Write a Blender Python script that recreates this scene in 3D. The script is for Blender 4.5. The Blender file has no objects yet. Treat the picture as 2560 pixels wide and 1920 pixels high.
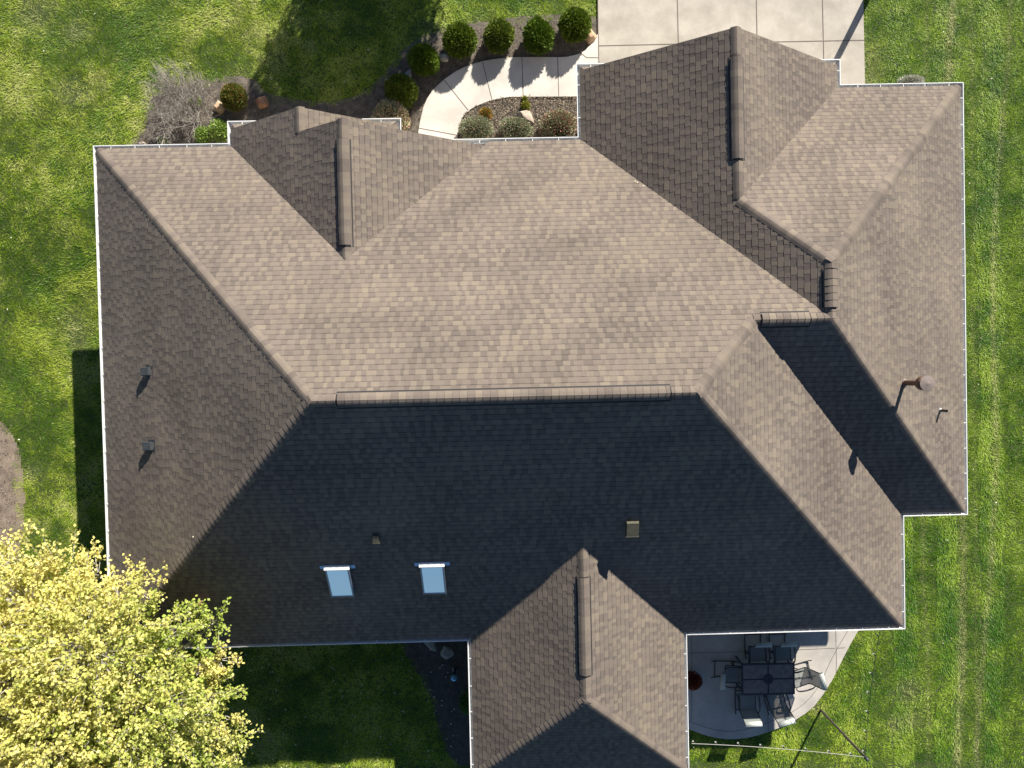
import bpy, math, random
import numpy as np
from mathutils import Vector, Matrix, noise as mnoise

SC = bpy.context.scene
COL = SC.collection
R = math.radians
rnd = random.Random(7)
rng = np.random.default_rng(11)

# ------------------------------------------------------------------ survey
H, FPX = 22.5, 1775.0
TX, TY, PHI = -0.0125, 0.0188, 0.0224
SUN_AZ, SUN_EL = R(26.8), R(29.9)
SD = np.array([math.sin(SUN_AZ), math.cos(SUN_AZ)])
COT = 1 / math.tan(SUN_EL)


def U(u, v, z=0.0):
    """point at height z seen at photo pixel u, v (2560 x 1920)"""
    Z = H - z
    a, b = (u - 1280) / FPX, (960 - v) / FPX
    A = np.array([[1 + a * TX, a * TY], [b * TX, 1 + b * TY]])
    X, Y = np.linalg.solve(A, np.array([a * Z - TX * Z, b * Z - TY * Z]))
    return float(X), float(Y)


def poly_px(pts, z=0.0):
    return [U(u, v, z) for u, v in pts]


def gz(x, y):
    """lawn height: the ground falls away a little left of the house"""
    def ss(a, b, t):
        t = np.clip((t - a) / (b - a), 0, 1)
        return t * t * (3 - 2 * t)
    return -0.35 * ss(10.6, 12.6, -np.asarray(x, float)) * ss(-5.5, -1.5, -np.asarray(y, float))


def _hash(i, j, seed):
    h = (i.astype(np.int64) * 374761393 + j.astype(np.int64) * 668265263 + seed * 974711) & 0x7fffffff
    h = ((h ^ (h >> 13)) * 1274126177) & 0x7fffffff
    return ((h ^ (h >> 16)) & 0xffff) / 65535.0


def vnoise(x, y, seed=0):
    i, j = np.floor(x), np.floor(y)
    fx, fy = x - i, y - j
    fx, fy = fx * fx * (3 - 2 * fx), fy * fy * (3 - 2 * fy)
    a, b = _hash(i, j, seed), _hash(i + 1, j, seed)
    c, d = _hash(i, j + 1, seed), _hash(i + 1, j + 1, seed)
    return (a * (1 - fx) + b * fx) * (1 - fy) + (c * (1 - fx) + d * fx) * fy


def fbm(x, y, seed=0, o=4):
    s, amp, tot = 0, 1, 0
    for k in range(o):
        s = s + amp * vnoise(x * 2 ** k + 17.3 * k, y * 2 ** k - 9.1 * k, seed + k)
        tot += amp
        amp *= .5
    return s / tot


def in_poly(x, y, poly):
    inside = np.zeros(x.shape, bool)
    n = len(poly)
    for i in range(n):
        x0, y0 = poly[i]
        x1, y1 = poly[(i + 1) % n]
        if y0 == y1:
            continue
        c = ((y0 > y) != (y1 > y)) & (x < (x1 - x0) * (y - y0) / (y1 - y0) + x0)
        inside ^= c
    return inside


# ------------------------------------------------------------------ materials
def mat(name, base, rough=.7, var=None, scale=8., detail=6, metallic=0., bump=0., bscale=60., spec=.5, alpha=None):
    m = bpy.data.materials.new(name)
    m.use_nodes = True
    nt = m.node_tree
    p = nt.nodes['Principled BSDF']
    p.inputs['Base Color'].default_value = (*base, 1)
    p.inputs['Roughness'].default_value = rough
    p.inputs['Metallic'].default_value = metallic
    p.inputs['Specular IOR Level'].default_value = spec
    tc = nt.nodes.new('ShaderNodeTexCoord')
    if var is not None:
        n = nt.nodes.new('ShaderNodeTexNoise')
        n.inputs['Scale'].default_value = scale
        n.inputs['Detail'].default_value = detail
        r = nt.nodes.new('ShaderNodeValToRGB')
        r.color_ramp.elements[0].position = .3
        r.color_ramp.elements[1].position = .7
        r.color_ramp.elements[0].color = (*base, 1)
        r.color_ramp.elements[1].color = (*var, 1)
        nt.links.new(tc.outputs['Object'], n.inputs['Vector'])
        nt.links.new(n.outputs['Fac'], r.inputs['Fac'])
        nt.links.new(r.outputs['Color'], p.inputs['Base Color'])
    if bump:
        n2 = nt.nodes.new('ShaderNodeTexNoise')
        n2.inputs['Scale'].default_value = bscale
        n2.inputs['Detail'].default_value = 5
        b = nt.nodes.new('ShaderNodeBump')
        b.inputs['Strength'].default_value = bump
        b.inputs['Distance'].default_value = .01
        nt.links.new(tc.outputs['Object'], n2.inputs['Vector'])
        nt.links.new(n2.outputs['Fac'], b.inputs['Height'])
        nt.links.new(b.outputs['Normal'], p.inputs['Normal'])
    if alpha is not None:
        p.inputs['Alpha'].default_value = alpha
    return m


def attr_mat(name, attr='col', rough=.7, trans=0., spec=.3, gain=None, noise=None):
    """colour from a per-face colour that belongs to the leaf / blade / chip itself"""
    m = bpy.data.materials.new(name)
    m.use_nodes = True
    nt = m.node_tree
    p = nt.nodes['Principled BSDF']
    out = nt.nodes['Material Output']
    a = nt.nodes.new('ShaderNodeAttribute')
    a.attribute_name = attr
    p.inputs['Roughness'].default_value = rough
    p.inputs['Specular IOR Level'].default_value = spec
    nt.links.new(a.outputs['Color'], p.inputs['Base Color'])
    if trans:
        t = nt.nodes.new('ShaderNodeBsdfTranslucent')
        mx = nt.nodes.new('ShaderNodeMixShader')
        mx.inputs[0].default_value = trans
        nt.links.new(a.outputs['Color'], t.inputs['Color'])
        nt.links.new(p.outputs[0], mx.inputs[1])
        nt.links.new(t.outputs[0], mx.inputs[2])
        nt.links.new(mx.outputs[0], out.inputs['Surface'])
    return m


def shingle_mat():
    m = bpy.data.materials.new('asphalt shingle')
    m.use_nodes = True
    nt = m.node_tree
    N, L = nt.nodes, nt.links
    p = N['Principled BSDF']
    p.inputs['Roughness'].default_value = .93
    p.inputs['Specular IOR Level'].default_value = .15
    a = N.new('ShaderNodeAttribute')
    a.attribute_name = 'tint'
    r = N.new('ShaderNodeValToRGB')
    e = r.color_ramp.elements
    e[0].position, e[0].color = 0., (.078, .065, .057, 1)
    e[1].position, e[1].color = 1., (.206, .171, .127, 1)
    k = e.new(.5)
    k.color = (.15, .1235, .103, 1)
    tc = N.new('ShaderNodeTexCoord')
    g = N.new('ShaderNodeTexNoise')           # granule blend drops
    g.inputs['Scale'].default_value = 9
    g.inputs['Detail'].default_value = 3
    gm = N.new('ShaderNodeMath')
    gm.operation = 'MULTIPLY_ADD'
    gm.inputs[1].default_value = .24
    gm.inputs[2].default_value = -.12
    ad = N.new('ShaderNodeMath')
    ad.operation = 'ADD'
    L.new(tc.outputs['Object'], g.inputs['Vector'])
    L.new(g.outputs['Fac'], gm.inputs[0])
    L.new(a.outputs['Fac'], ad.inputs[0])
    L.new(gm.outputs[0], ad.inputs[1])
    L.new(ad.outputs[0], r.inputs['Fac'])
    f = N.new('ShaderNodeTexNoise')           # granules
    f.inputs['Scale'].default_value = 160
    f.inputs['Detail'].default_value = 2
    fr = N.new('ShaderNodeMapRange')
    fr.inputs['From Min'].default_value = .3
    fr.inputs['From Max'].default_value = .7
    fr.inputs['To Min'].default_value = .78
    fr.inputs['To Max'].default_value = 1.22
    L.new(tc.outputs['Object'], f.inputs['Vector'])
    L.new(f.outputs['Fac'], fr.inputs['Value'])
    w = N.new('ShaderNodeTexNoise')           # weathering, metres across
    w.inputs['Scale'].default_value = .55
    w.inputs['Detail'].default_value = 4
    wr = N.new('ShaderNodeMapRange')
    wr.inputs['From Min'].default_value = .3
    wr.inputs['From Max'].default_value = .7
    wr.inputs['To Min'].default_value = .9
    wr.inputs['To Max'].default_value = 1.1
    L.new(tc.outputs['Object'], w.inputs['Vector'])
    L.new(w.outputs['Fac'], wr.inputs['Value'])
    mu = N.new('ShaderNodeMath')
    mu.operation = 'MULTIPLY'
    L.new(fr.outputs[0], mu.inputs[0])
    L.new(wr.outputs[0], mu.inputs[1])
    mx = N.new('ShaderNodeVectorMath')
    mx.operation = 'SCALE'
    L.new(r.outputs['Color'], mx.inputs[0])
    L.new(mu.outputs[0], mx.inputs['Scale'])
    L.new(mx.outputs[0], p.inputs['Base Color'])
    b = N.new('ShaderNodeBump')
    b.inputs['Strength'].default_value = .35
    b.inputs['Distance'].default_value = .003
    L.new(f.outputs['Fac'], b.inputs['Height'])
    L.new(b.outputs['Normal'], p.inputs['Normal'])
    return m


def concrete_mat(name, c0, c1):
    m = mat(name, c0, .85, None, spec=.25)
    nt = m.node_tree
    N, L = nt.nodes, nt.links
    p = N['Principled BSDF']
    tc = N.new('ShaderNodeTexCoord')
    n1 = N.new('ShaderNodeTexNoise')
    n1.inputs['Scale'].default_value = .9
    n1.inputs['Detail'].default_value = 8
    n1.inputs['Roughness'].default_value = .65
    r = N.new('ShaderNodeValToRGB')
    r.color_ramp.elements[0].position, r.color_ramp.elements[0].color = .36, (*c1, 1)
    r.color_ramp.elements[1].position, r.color_ramp.elements[1].color = .62, (*c0, 1)
    n2 = N.new('ShaderNodeTexNoise')
    n2.inputs['Scale'].default_value = 70
    n2.inputs['Detail'].default_value = 3
    mr = N.new('ShaderNodeMapRange')
    mr.inputs['From Min'].default_value = .3
    mr.inputs['From Max'].default_value = .7
    mr.inputs['To Min'].default_value = .9
    mr.inputs['To Max'].default_value = 1.06
    sc = N.new('ShaderNodeVectorMath')
    sc.operation = 'SCALE'
    L.new(tc.outputs['Object'], n1.inputs['Vector'])
    L.new(tc.outputs['Object'], n2.inputs['Vector'])
    L.new(n1.outputs['Fac'], r.inputs['Fac'])
    L.new(n2.outputs['Fac'], mr.inputs['Value'])
    L.new(r.outputs['Color'], sc.inputs[0])
    L.new(mr.outputs[0], sc.inputs['Scale'])
    L.new(sc.outputs[0], p.inputs['Base Color'])
    b = N.new('ShaderNodeBump')
    b.inputs['Strength'].default_value = .25
    b.inputs['Distance'].default_value = .004
    L.new(n2.outputs['Fac'], b.inputs['Height'])
    L.new(b.outputs['Normal'], p.inputs['Normal'])
    return m


M = dict(
    shingle=shingle_mat(),
    deck=mat('roof deck', (.09, .08, .07), .9, (.12, .1, .09)),
    black=mat('black vent mesh', (.012, .012, .014), .8, (.02, .02, .02), 40),
    white=mat('white painted aluminium', (.76, .77, .76), .4, (.7, .71, .7), 3, bump=.1, bscale=5),
    gutter=mat('gutter aluminium', (.74, .745, .735), .42, (.66, .66, .64), 1.6),
    cream=mat('cream trim', (.62, .58, .5), .55, (.56, .52, .45), 4),
    siding=mat('beige siding', (.48, .42, .34), .7, (.42, .37, .3), 3),
    darkvent=mat('dark painted steel', (.026, .032, .037), .6, (.04, .046, .05), 10),
    olive=mat('weathered olive steel', (.06, .056, .036), .55, (.085, .08, .05), 9),
    bronze=mat('brown enamelled pipe', (.09, .045, .03), .5, (.13, .068, .043), 7, metallic=.2),
    bronzetop=mat('faded brown cap', (.165, .13, .112), .7, (.2, .16, .14), 12),
    lead=mat('pale lead flashing', (.55, .55, .56), .45, (.66, .64, .62), 12, metallic=.3),
    pvc=mat('black pipe', (.02, .02, .022), .5, (.035, .03, .03), 9),
    copper=mat('copper pipe', (.45, .2, .13), .4, (.35, .17, .11), 14, metallic=.4),
    skyframe=mat('grey skylight cladding', (.2, .23, .27), .4, (.25, .28, .32), 5, metallic=.5),
    blueflash=mat('blue-grey flashing', (.2, .33, .5), .35, (.24, .36, .52), 5, metallic=.5),
    drive=concrete_mat('driveway concrete', (.46, .42, .355), (.33, .3, .25)),
    path=concrete_mat('path concrete', (.64, .595, .53), (.5, .46, .405)),
    patio=concrete_mat('patio concrete', (.49, .455, .4), (.35, .325, .29)),
    joint=mat('dark joint', (.1, .085, .07), .9, (.16, .13, .11), 6),
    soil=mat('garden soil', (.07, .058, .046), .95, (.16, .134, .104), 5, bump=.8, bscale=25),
    soil_shaded=mat('shaded garden soil', (.042, .038, .032), .95, (.085, .074, .062), 5, bump=.8, bscale=25),  # rear bed soil, house shade darkened into its colour
    dirt=mat('bare dirt', (.16, .122, .09), .95, (.25, .195, .145), 3, bump=.6, bscale=30),
    leaf=attr_mat('tree leaf', trans=.37, rough=.45),
    bush=attr_mat('shrub leaf', trans=.15, rough=.6),
    grass=attr_mat('grass blade', trans=.3, rough=.5, spec=.3),
    chips=attr_mat('mulch chip', rough=.9),
    fallen=attr_mat('fallen leaf', rough=.7, trans=.1),
    bark=mat('pale bark', (.3, .27, .24), .8, (.5, .46, .4), 9, bump=.5),
    twig=mat('grey twig', (.25, .225, .195), .85, (.41, .37, .325), 6),
    core=mat('shrub inner twigs', (.02, .03, .01), .95, (.035, .04, .015), 20),
    rock_tan=mat('tan stone', (.42, .26, .15), .85, (.5, .36, .24), 5, bump=.6, bscale=14),
    rock_pale=mat('pale stone', (.4, .33, .26), .85, (.3, .24, .19), 4, bump=.6, bscale=14),
    rock_rust=mat('rust brown stone', (.28, .14, .08), .85, (.36, .19, .1), 5, bump=.5, bscale=14),
    rock_grey=mat('grey stone', (.34, .33, .3), .85, (.44, .43, .4), 5, bump=.6, bscale=14),
    flag=mat('grey flagstone', (.22, .21, .18), .85, (.3, .28, .24), 6, bump=.4, bscale=20),
    metal=mat('charcoal powder coat', (.022, .023, .026), .45, (.032, .033, .036), 12),
    tabletile=mat('slate table tile', (.11, .09, .08), .6, (.19, .16, .14), 7, bump=.1, bscale=20),
    lid=mat('dark table lid', (.02, .021, .025), .35, (.03, .03, .034), 10),
    sling=mat('grey green mesh sling', (.17, .185, .175), .7, (.2, .215, .2), 60, alpha=.86),
    headrest=mat('sky-lit sling fold', (.42, .45, .42), .65, (.38, .41, .38), 40),  # same sling cloth, sky light on the rolled top painted in as paler
    postwood=mat('dark brown post', (.05, .04, .034), .6, (.07, .055, .045), 8),
    wire=mat('black light wire', (.02, .02, .02), .6, (.03, .03, .03), 9),
    palewire=mat('pale light wire', (.34, .33, .3), .6, (.28, .27, .25), 9),
    bulb=mat('clear bulb glass', (.6, .6, .57), .1, (.55, .55, .53), 9, alpha=.4),
    pot=mat('terracotta pot', (.3, .12, .07), .8, (.24, .1, .06), 9),
)
_g = bpy.data.materials.new('skylight glass')
_g.use_nodes = True
_p = _g.node_tree.nodes['Principled BSDF']
_p.inputs['Base Color'].default_value = (.72, .84, .88, 1)
_p.inputs['Metallic'].default_value = .85
_p.inputs['Roughness'].default_value = .3
_n = _g.node_tree.nodes.new('ShaderNodeTexNoise')
_n.inputs['Scale'].default_value = 2.5
_b = _g.node_tree.nodes.new('ShaderNodeBump')
_b.inputs['Strength'].default_value = .03
_g.node_tree.links.new(_n.outputs['Fac'], _b.inputs['Height'])
_g.node_tree.links.new(_b.outputs['Normal'], _p.inputs['Normal'])
M['glass'] = _g
_g = bpy.data.materials.new('blue gazing glass')
_g.use_nodes = True
_p = _g.node_tree.nodes['Principled BSDF']
_p.inputs['Base Color'].default_value = (.08, .25, .5, 1)
_p.inputs['Metallic'].default_value = .7
_p.inputs['Roughness'].default_value = .08
_n = _g.node_tree.nodes.new('ShaderNodeTexNoise')
_n.inputs['Scale'].default_value = 9
_r = _g.node_tree.nodes.new('ShaderNodeValToRGB')
_r.color_ramp.elements[0].color = (.05, .2, .45, 1)
_r.color_ramp.elements[0].position = .45
_r.color_ramp.elements[1].color = (.35, .6, .75, 1)
_r.color_ramp.elements[1].position = .6
_g.node_tree.links.new(_n.outputs['Fac'], _r.inputs['Fac'])
_g.node_tree.links.new(_r.outputs['Color'], _p.inputs['Base Color'])
M['gazing'] = _g


# ------------------------------------------------------------------ helpers
def tag(o, label=None, cat=None, group=None, kind=None):
    if label: o['label'] = label
    if cat: o['category'] = cat
    if group: o['group'] = group
    if kind: o['kind'] = kind
    return o


def thing(name, label, cat, loc=(0, 0, 0), rz=0., group=None):
    o = bpy.data.objects.new(name, None)
    o.empty_display_size = .2
    COL.objects.link(o)
    o.location = loc
    o.rotation_euler = (0, 0, rz)
    return tag(o, label, cat, group)


def link(name, me, mats, parent=None, smooth=False):
    for m in (mats if isinstance(mats, (list, tuple)) else [mats]):
        me.materials.append(m)
    if smooth:
        me.polygons.foreach_set('use_smooth', [True] * len(me.polygons))
    o = bpy.data.objects.new(name, me)
    COL.objects.link(o)
    if parent:
        o.parent = parent
    return o


class MB:
    def __init__(s):
        s.v, s.f, s.mi, s.t = [], [], [], []

    def face(s, pts, mi=0, t=.5):
        n = len(s.v)
        s.v += [tuple(p) for p in pts]
        s.f.append(tuple(range(n, n + len(pts))))
        s.mi.append(mi)
        s.t.append(t)

    def box(s, c, size, mi=0, rz=0., t=.5, top=1.0):
        cx, cy, cz = c
        hx, hy, hz = size[0] / 2, size[1] / 2, size[2] / 2
        ca, sa = math.cos(rz), math.sin(rz)
        n = len(s.v)
        for z, k in ((-hz, 1), (hz, top)):
            for x, y in ((-hx, -hy), (hx, -hy), (hx, hy), (-hx, hy)):
                x, y = x * k, y * k
                s.v.append((cx + x * ca - y * sa, cy + x * sa + y * ca, cz + z))
        for q in ((3, 2, 1, 0), (4, 5, 6, 7), (0, 1, 5, 4), (1, 2, 6, 5), (2, 3, 7, 6), (3, 0, 4, 7)):
            s.f.append(tuple(n + i for i in q))
            s.mi.append(mi)
            s.t.append(t)

    def tube(s, pts, r, n=6, mi=0, caps=True):
        pts = [Vector(p) for p in pts]
        rs = r if isinstance(r, (list, tuple)) else [r] * len(pts)
        rings = []
        prev = None
        for i, p in enumerate(pts):
            d = (pts[min(i + 1, len(pts) - 1)] - pts[max(i - 1, 0)]).normalized()
            a = prev if prev is not None else (Vector((0, 0, 1)) if abs(d.z) < .9 else Vector((1, 0, 0)))
            x = (a - d * a.dot(d))
            if x.length < 1e-5:
                x = d.orthogonal()
            x.normalize()
            prev = x
            y = d.cross(x)
            st = len(s.v)
            for k in range(n):
                w = 2 * math.pi * k / n
                s.v.append(tuple(p + (x * math.cos(w) + y * math.sin(w)) * rs[i]))
            rings.append(st)
        for a, b in zip(rings, rings[1:]):
            for k in range(n):
                s.f.append((a + k, a + (k + 1) % n, b + (k + 1) % n, b + k))
                s.mi.append(mi)
                s.t.append(.5)
        if caps:
            s.f.append(tuple(rings[0] + k for k in range(n))[::-1])
            s.f.append(tuple(rings[-1] + k for k in range(n)))
            s.mi += [mi, mi]
            s.t += [.5, .5]

    def lathe(s, prof, c, n=24, mi=0):
        rings = []
        for r_, z in prof:
            st = len(s.v)
            for k in range(n):
                w = 2 * math.pi * k / n
                s.v.append((c[0] + r_ * math.cos(w), c[1] + r_ * math.sin(w), c[2] + z))
            rings.append(st)
        for a, b in zip(rings, rings[1:]):
            for k in range(n):
                s.f.append((a + k, a + (k + 1) % n, b + (k + 1) % n, b + k))
                s.mi.append(mi)
                s.t.append(.5)
        s.f.append(tuple(rings[0] + k for k in range(n))[::-1])
        s.f.append(tuple(rings[-1] + k for k in range(n)))
        s.mi += [mi, mi]
        s.t += [.5, .5]

    def prism(s, poly, z0, z1, mi=0):
        a = sum(poly[i][0] * poly[(i + 1) % len(poly)][1] - poly[(i + 1) % len(poly)][0] * poly[i][1] for i in range(len(poly)))
        if a < 0:
            poly = poly[::-1]
        s.face([(x, y, z1) for x, y in poly], mi)
        s.face([(x, y, z0) for x, y in poly][::-1], mi)
        for i in range(len(poly)):
            p, q = poly[i], poly[(i + 1) % len(poly)]
            s.face([(*p, z0), (*q, z0), (*q, z1), (*p, z1)], mi)

    def build(s, name, mats, parent=None, smooth=False, bevel=0., tint=False):
        me = bpy.data.meshes.new(name)
        me.from_pydata(s.v, [], s.f)
        if isinstance(mats, (list, tuple)):
            me.polygons.foreach_set('material_index', s.mi)
        if tint:
            at = me.attributes.new('tint', 'FLOAT', 'FACE')
            at.data.foreach_set('value', s.t)
        me.update()
        o = link(name, me, mats, parent, smooth)
        if bevel:
            b = o.modifiers.new('bevel', 'BEVEL')
            b.width = bevel
            b.segments = 2
            b.limit_method = 'ANGLE'
        return o


def tri_mesh(name, V, k, col, material, parent=None):
    """V (n*k,3): n polygons of k corners each, one colour per polygon"""
    n = len(V) // k
    me = bpy.data.meshes.new(name)
    me.vertices.add(n * k)
    me.vertices.foreach_set('co', np.ascontiguousarray(V, np.float32).ravel())
    me.loops.add(n * k)
    me.loops.foreach_set('vertex_index', np.arange(n * k, dtype=np.int32))
    me.polygons.add(n)
    me.polygons.foreach_set('loop_start', np.arange(0, n * k, k, dtype=np.int32))
    at = me.attributes.new('col', 'FLOAT_COLOR', 'FACE')
    c = np.ones((n, 4), np.float32)
    c[:, :3] = col
    at.data.foreach_set('color', c.ravel())
    me.update(calc_edges=True)
    return link(name, me, material, parent)


def unit(a):
    return a / np.maximum(np.linalg.norm(a, axis=1, keepdims=True), 1e-9)


def leaf_quads(P, D, Nn, L, W, fold=.25):
    """leaf-shaped quads: base P, direction D, facing Nn"""
    D = unit(D)
    S = unit(np.cross(D, Nn))
    Nn = np.cross(S, D)
    L, W = L[:, None], W[:, None]
    mid = P + D * L * .45
    a = P
    b = mid + S * W * .5 + Nn * W * fold
    c = P + D * L
    d = mid - S * W * .5 + Nn * W * fold
    return np.stack([a, b, c, d], 1).reshape(-1, 3)


def rand_dir(n):
    v = rng.normal(size=(n, 3))
    return unit(v)


def mixcol(a, b, t):
    return np.asarray(a)[None] * (1 - t[:, None]) + np.asarray(b)[None] * t[:, None]


# ------------------------------------------------------------------ house
T = .66
ZE = 3.2
G = .11
CT = 1 / math.sqrt(1 + T * T)
xl, yf, yr, xr = -10.86, 6.28, -7.37, 10.92
wxr, wyf, wyr = 12.68, 7.56, -4.25
gxl, gxr, gyf, gyp = 2.16, 9.33, 8.24, 8.06
rxl, rxr, ryr = -1.14, 4.88, -11.24
sxl, sxr, syf, syp = -7.26, -2.60, 6.87, 6.66
bxr, byp = -.13, 6.06
XL, YF, YR, XR = xl + G, yf - G, yr + G, xr - G
WYF, WYR, GXL, GXR = wyf - G, wyr + G, gxl + G, gxr - G
RXL, RXR, RYR = rxl + G, rxr - G, ryr + G
SXL, SXR, BXR = sxl + G, sxr - G, bxr - G
hd, ym = (YF - YR) / 2, (YF + YR) / 2
h2, y2 = (YF - WYR) / 2, (YF + WYR) / 2
wx = GXL + h2
WXR = GXL + 2 * h2
wxr = WXR + G
wh = h2
gh, gx = (GXR - GXL) / 2, (GXR + GXL) / 2
bh, bx = (BXR - SXL) / 2, (BXR + SXL) / 2
sh, sx = (SXR - SXL) / 2, (SXR + SXL) / 2
rh, rx = (RXR - RXL) / 2, (RXR + RXL) / 2

house = thing('house', 'large single storey house under a brown shingle hip and gable roof', 'house', (0, 0, 0), PHI)


def h2w(x, y):
    c, s = math.cos(PHI), math.sin(PHI)
    return x * c - y * s, x * s + y * c


def w2h(x, y):
    c, s = math.cos(PHI), math.sin(PHI)
    return x * c + y * s, -x * s + y * c


# plane: (upslope plan dir, value at eave)
PL = dict(
    F=((0, -1), -YF), Rr=((0, 1), YR), L=((1, 0), XL), Rt=((-1, 0), -XR),
    WR=((-1, 0), -WXR), WB=((0, 1), WYR), WF=((0, -1), -WYF), WL=((1, 0), GXL), GR=((-1, 0), -GXR),
    RL=((1, 0), RXL), RR=((-1, 0), -RXR), RB=((0, 1), RYR),
    BL=((1, 0), SXL), SR=((-1, 0), -SXR), BR=((-1, 0), -BXR))


def pz(pl, x, y):
    (dx, dy), c = PL[pl]
    return ZE + T * (dx * x + dy * y - c)


def pn(pl):
    (dx, dy), c = PL[pl]
    return Vector((-T * dx, -T * dy, 1)).normalized()


FACES = [
    ('L', [(XL, YF), (XL, YR), (XL + hd, ym)]),
    ('Rr', [(XL, YR), (RXL, YR), (rx, YR + rh), (RXR, YR), (XR, YR), (XR - hd, ym), (XL + hd, ym)]),
    ('Rt', [(XR, YR), (XR, WYR), (XR - h2, y2), (XR - hd, ym)]),
    ('F', [(XL, YF), (SXL, YF), (bx, YF - bh), (BXR, YF), (GXL, YF), (wx, y2), (XR - h2, y2), (XR - hd, ym), (XL + hd, ym)]),
    ('BL', [(SXL, syp), (SXL, YF), (bx, YF - bh), (bx, byp), (sx, byp), (sx, syp)]),
    ('BR', [(bx, byp), (bx, YF - bh), (BXR - (YF - byp), byp)]),
    ('SR', [(sx, syp), (sx, byp - .3), (SXR, byp - .3), (SXR, syp)]),
    ('WL', [(GXL, gyp), (GXL, YF), (wx, y2), (wx, WYF - wh), (gx, WYF - gh), (gx, gyp)]),
    ('GR', [(gx, gyp), (gx, WYF - gh), (GXR, WYF), (GXR, gyp)]),
    ('WF', [(GXR, WYF), (WXR, WYF), (wx, WYF - wh), (gx, WYF - gh)]),
    ('WR', [(WXR, WYF), (WXR, WYR), (wx, y2), (wx, WYF - wh)]),
    ('WB', [(WXR, WYR), (XR, WYR), (XR - h2, y2), (wx, y2)]),
    ('RL', [(RXL, YR), (rx, YR + rh), (rx, RYR + rh), (RXL, RYR)]),
    ('RR', [(RXR, YR), (rx, YR + rh), (rx, RYR + rh), (RXR, RYR)]),
    ('RB', [(RXL, RYR), (RXR, RYR), (rx, RYR + rh)]),
]
PL['SE'] = ((0, -1), -(syf - G))
PL['GE'] = ((0, -1), -(gyf - G))
dS, dG = syf - G - syp, gyf - G - gyp
FACES += [
    ('SE', [(SXL, syf - G), (SXL + dS, syp), (SXL + .8, syp), (SXL + .8, syf - G)]),
    ('SE', [(SXR, syf - G), (SXR - dS, syp), (SXR - 1.0, syp), (SXR - 1.0, syf - G)]),
    ('GE', [(GXL, gyf - G), (GXL + dG, gyp), (GXL + .7, gyp), (GXL + .7, gyf - G)]),
    ('GE', [(GXR, gyf - G), (GXR - dG, gyp), (GXR - .7, gyp), (GXR - .7, gyf - G)]),
    ('BL', [(SXL, syf - G), (SXL + dS, syp), (SXL, syp)]), ('SR', [(SXR, syf - G), (SXR - dS, syp), (SXR, syp)]),
    ('WL', [(GXL, gyf - G), (GXL + dG, gyp), (GXL, gyp)]), ('GR', [(GXR, gyf - G), (GXR - dG, gyp), (GXR, gyp)]),
]


def clip(poly, ax, lo, hi):
    for sgn, lim in ((1, lo), (-1, -hi)):
        out = []
        n = len(poly)
        for i in range(n):
            p, q = poly[i], poly[(i + 1) % n]
            a, b = sgn * p[ax] - lim, sgn * q[ax] - lim
            if a >= 0:
                out.append(p)
            if (a > 0 and b < 0) or (a < 0 and b > 0):
                k = a / (a - b)
                out.append((p[0] + (q[0] - p[0]) * k, p[1] + (q[1] - p[1]) * k))
        poly = out
        if len(poly) < 3:
            return []
    return poly


def area(p):
    return abs(sum(p[i][0] * p[(i + 1) % len(p)][1] - p[(i + 1) % len(p)][0] * p[i][1] for i in range(len(p)))) / 2


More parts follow.
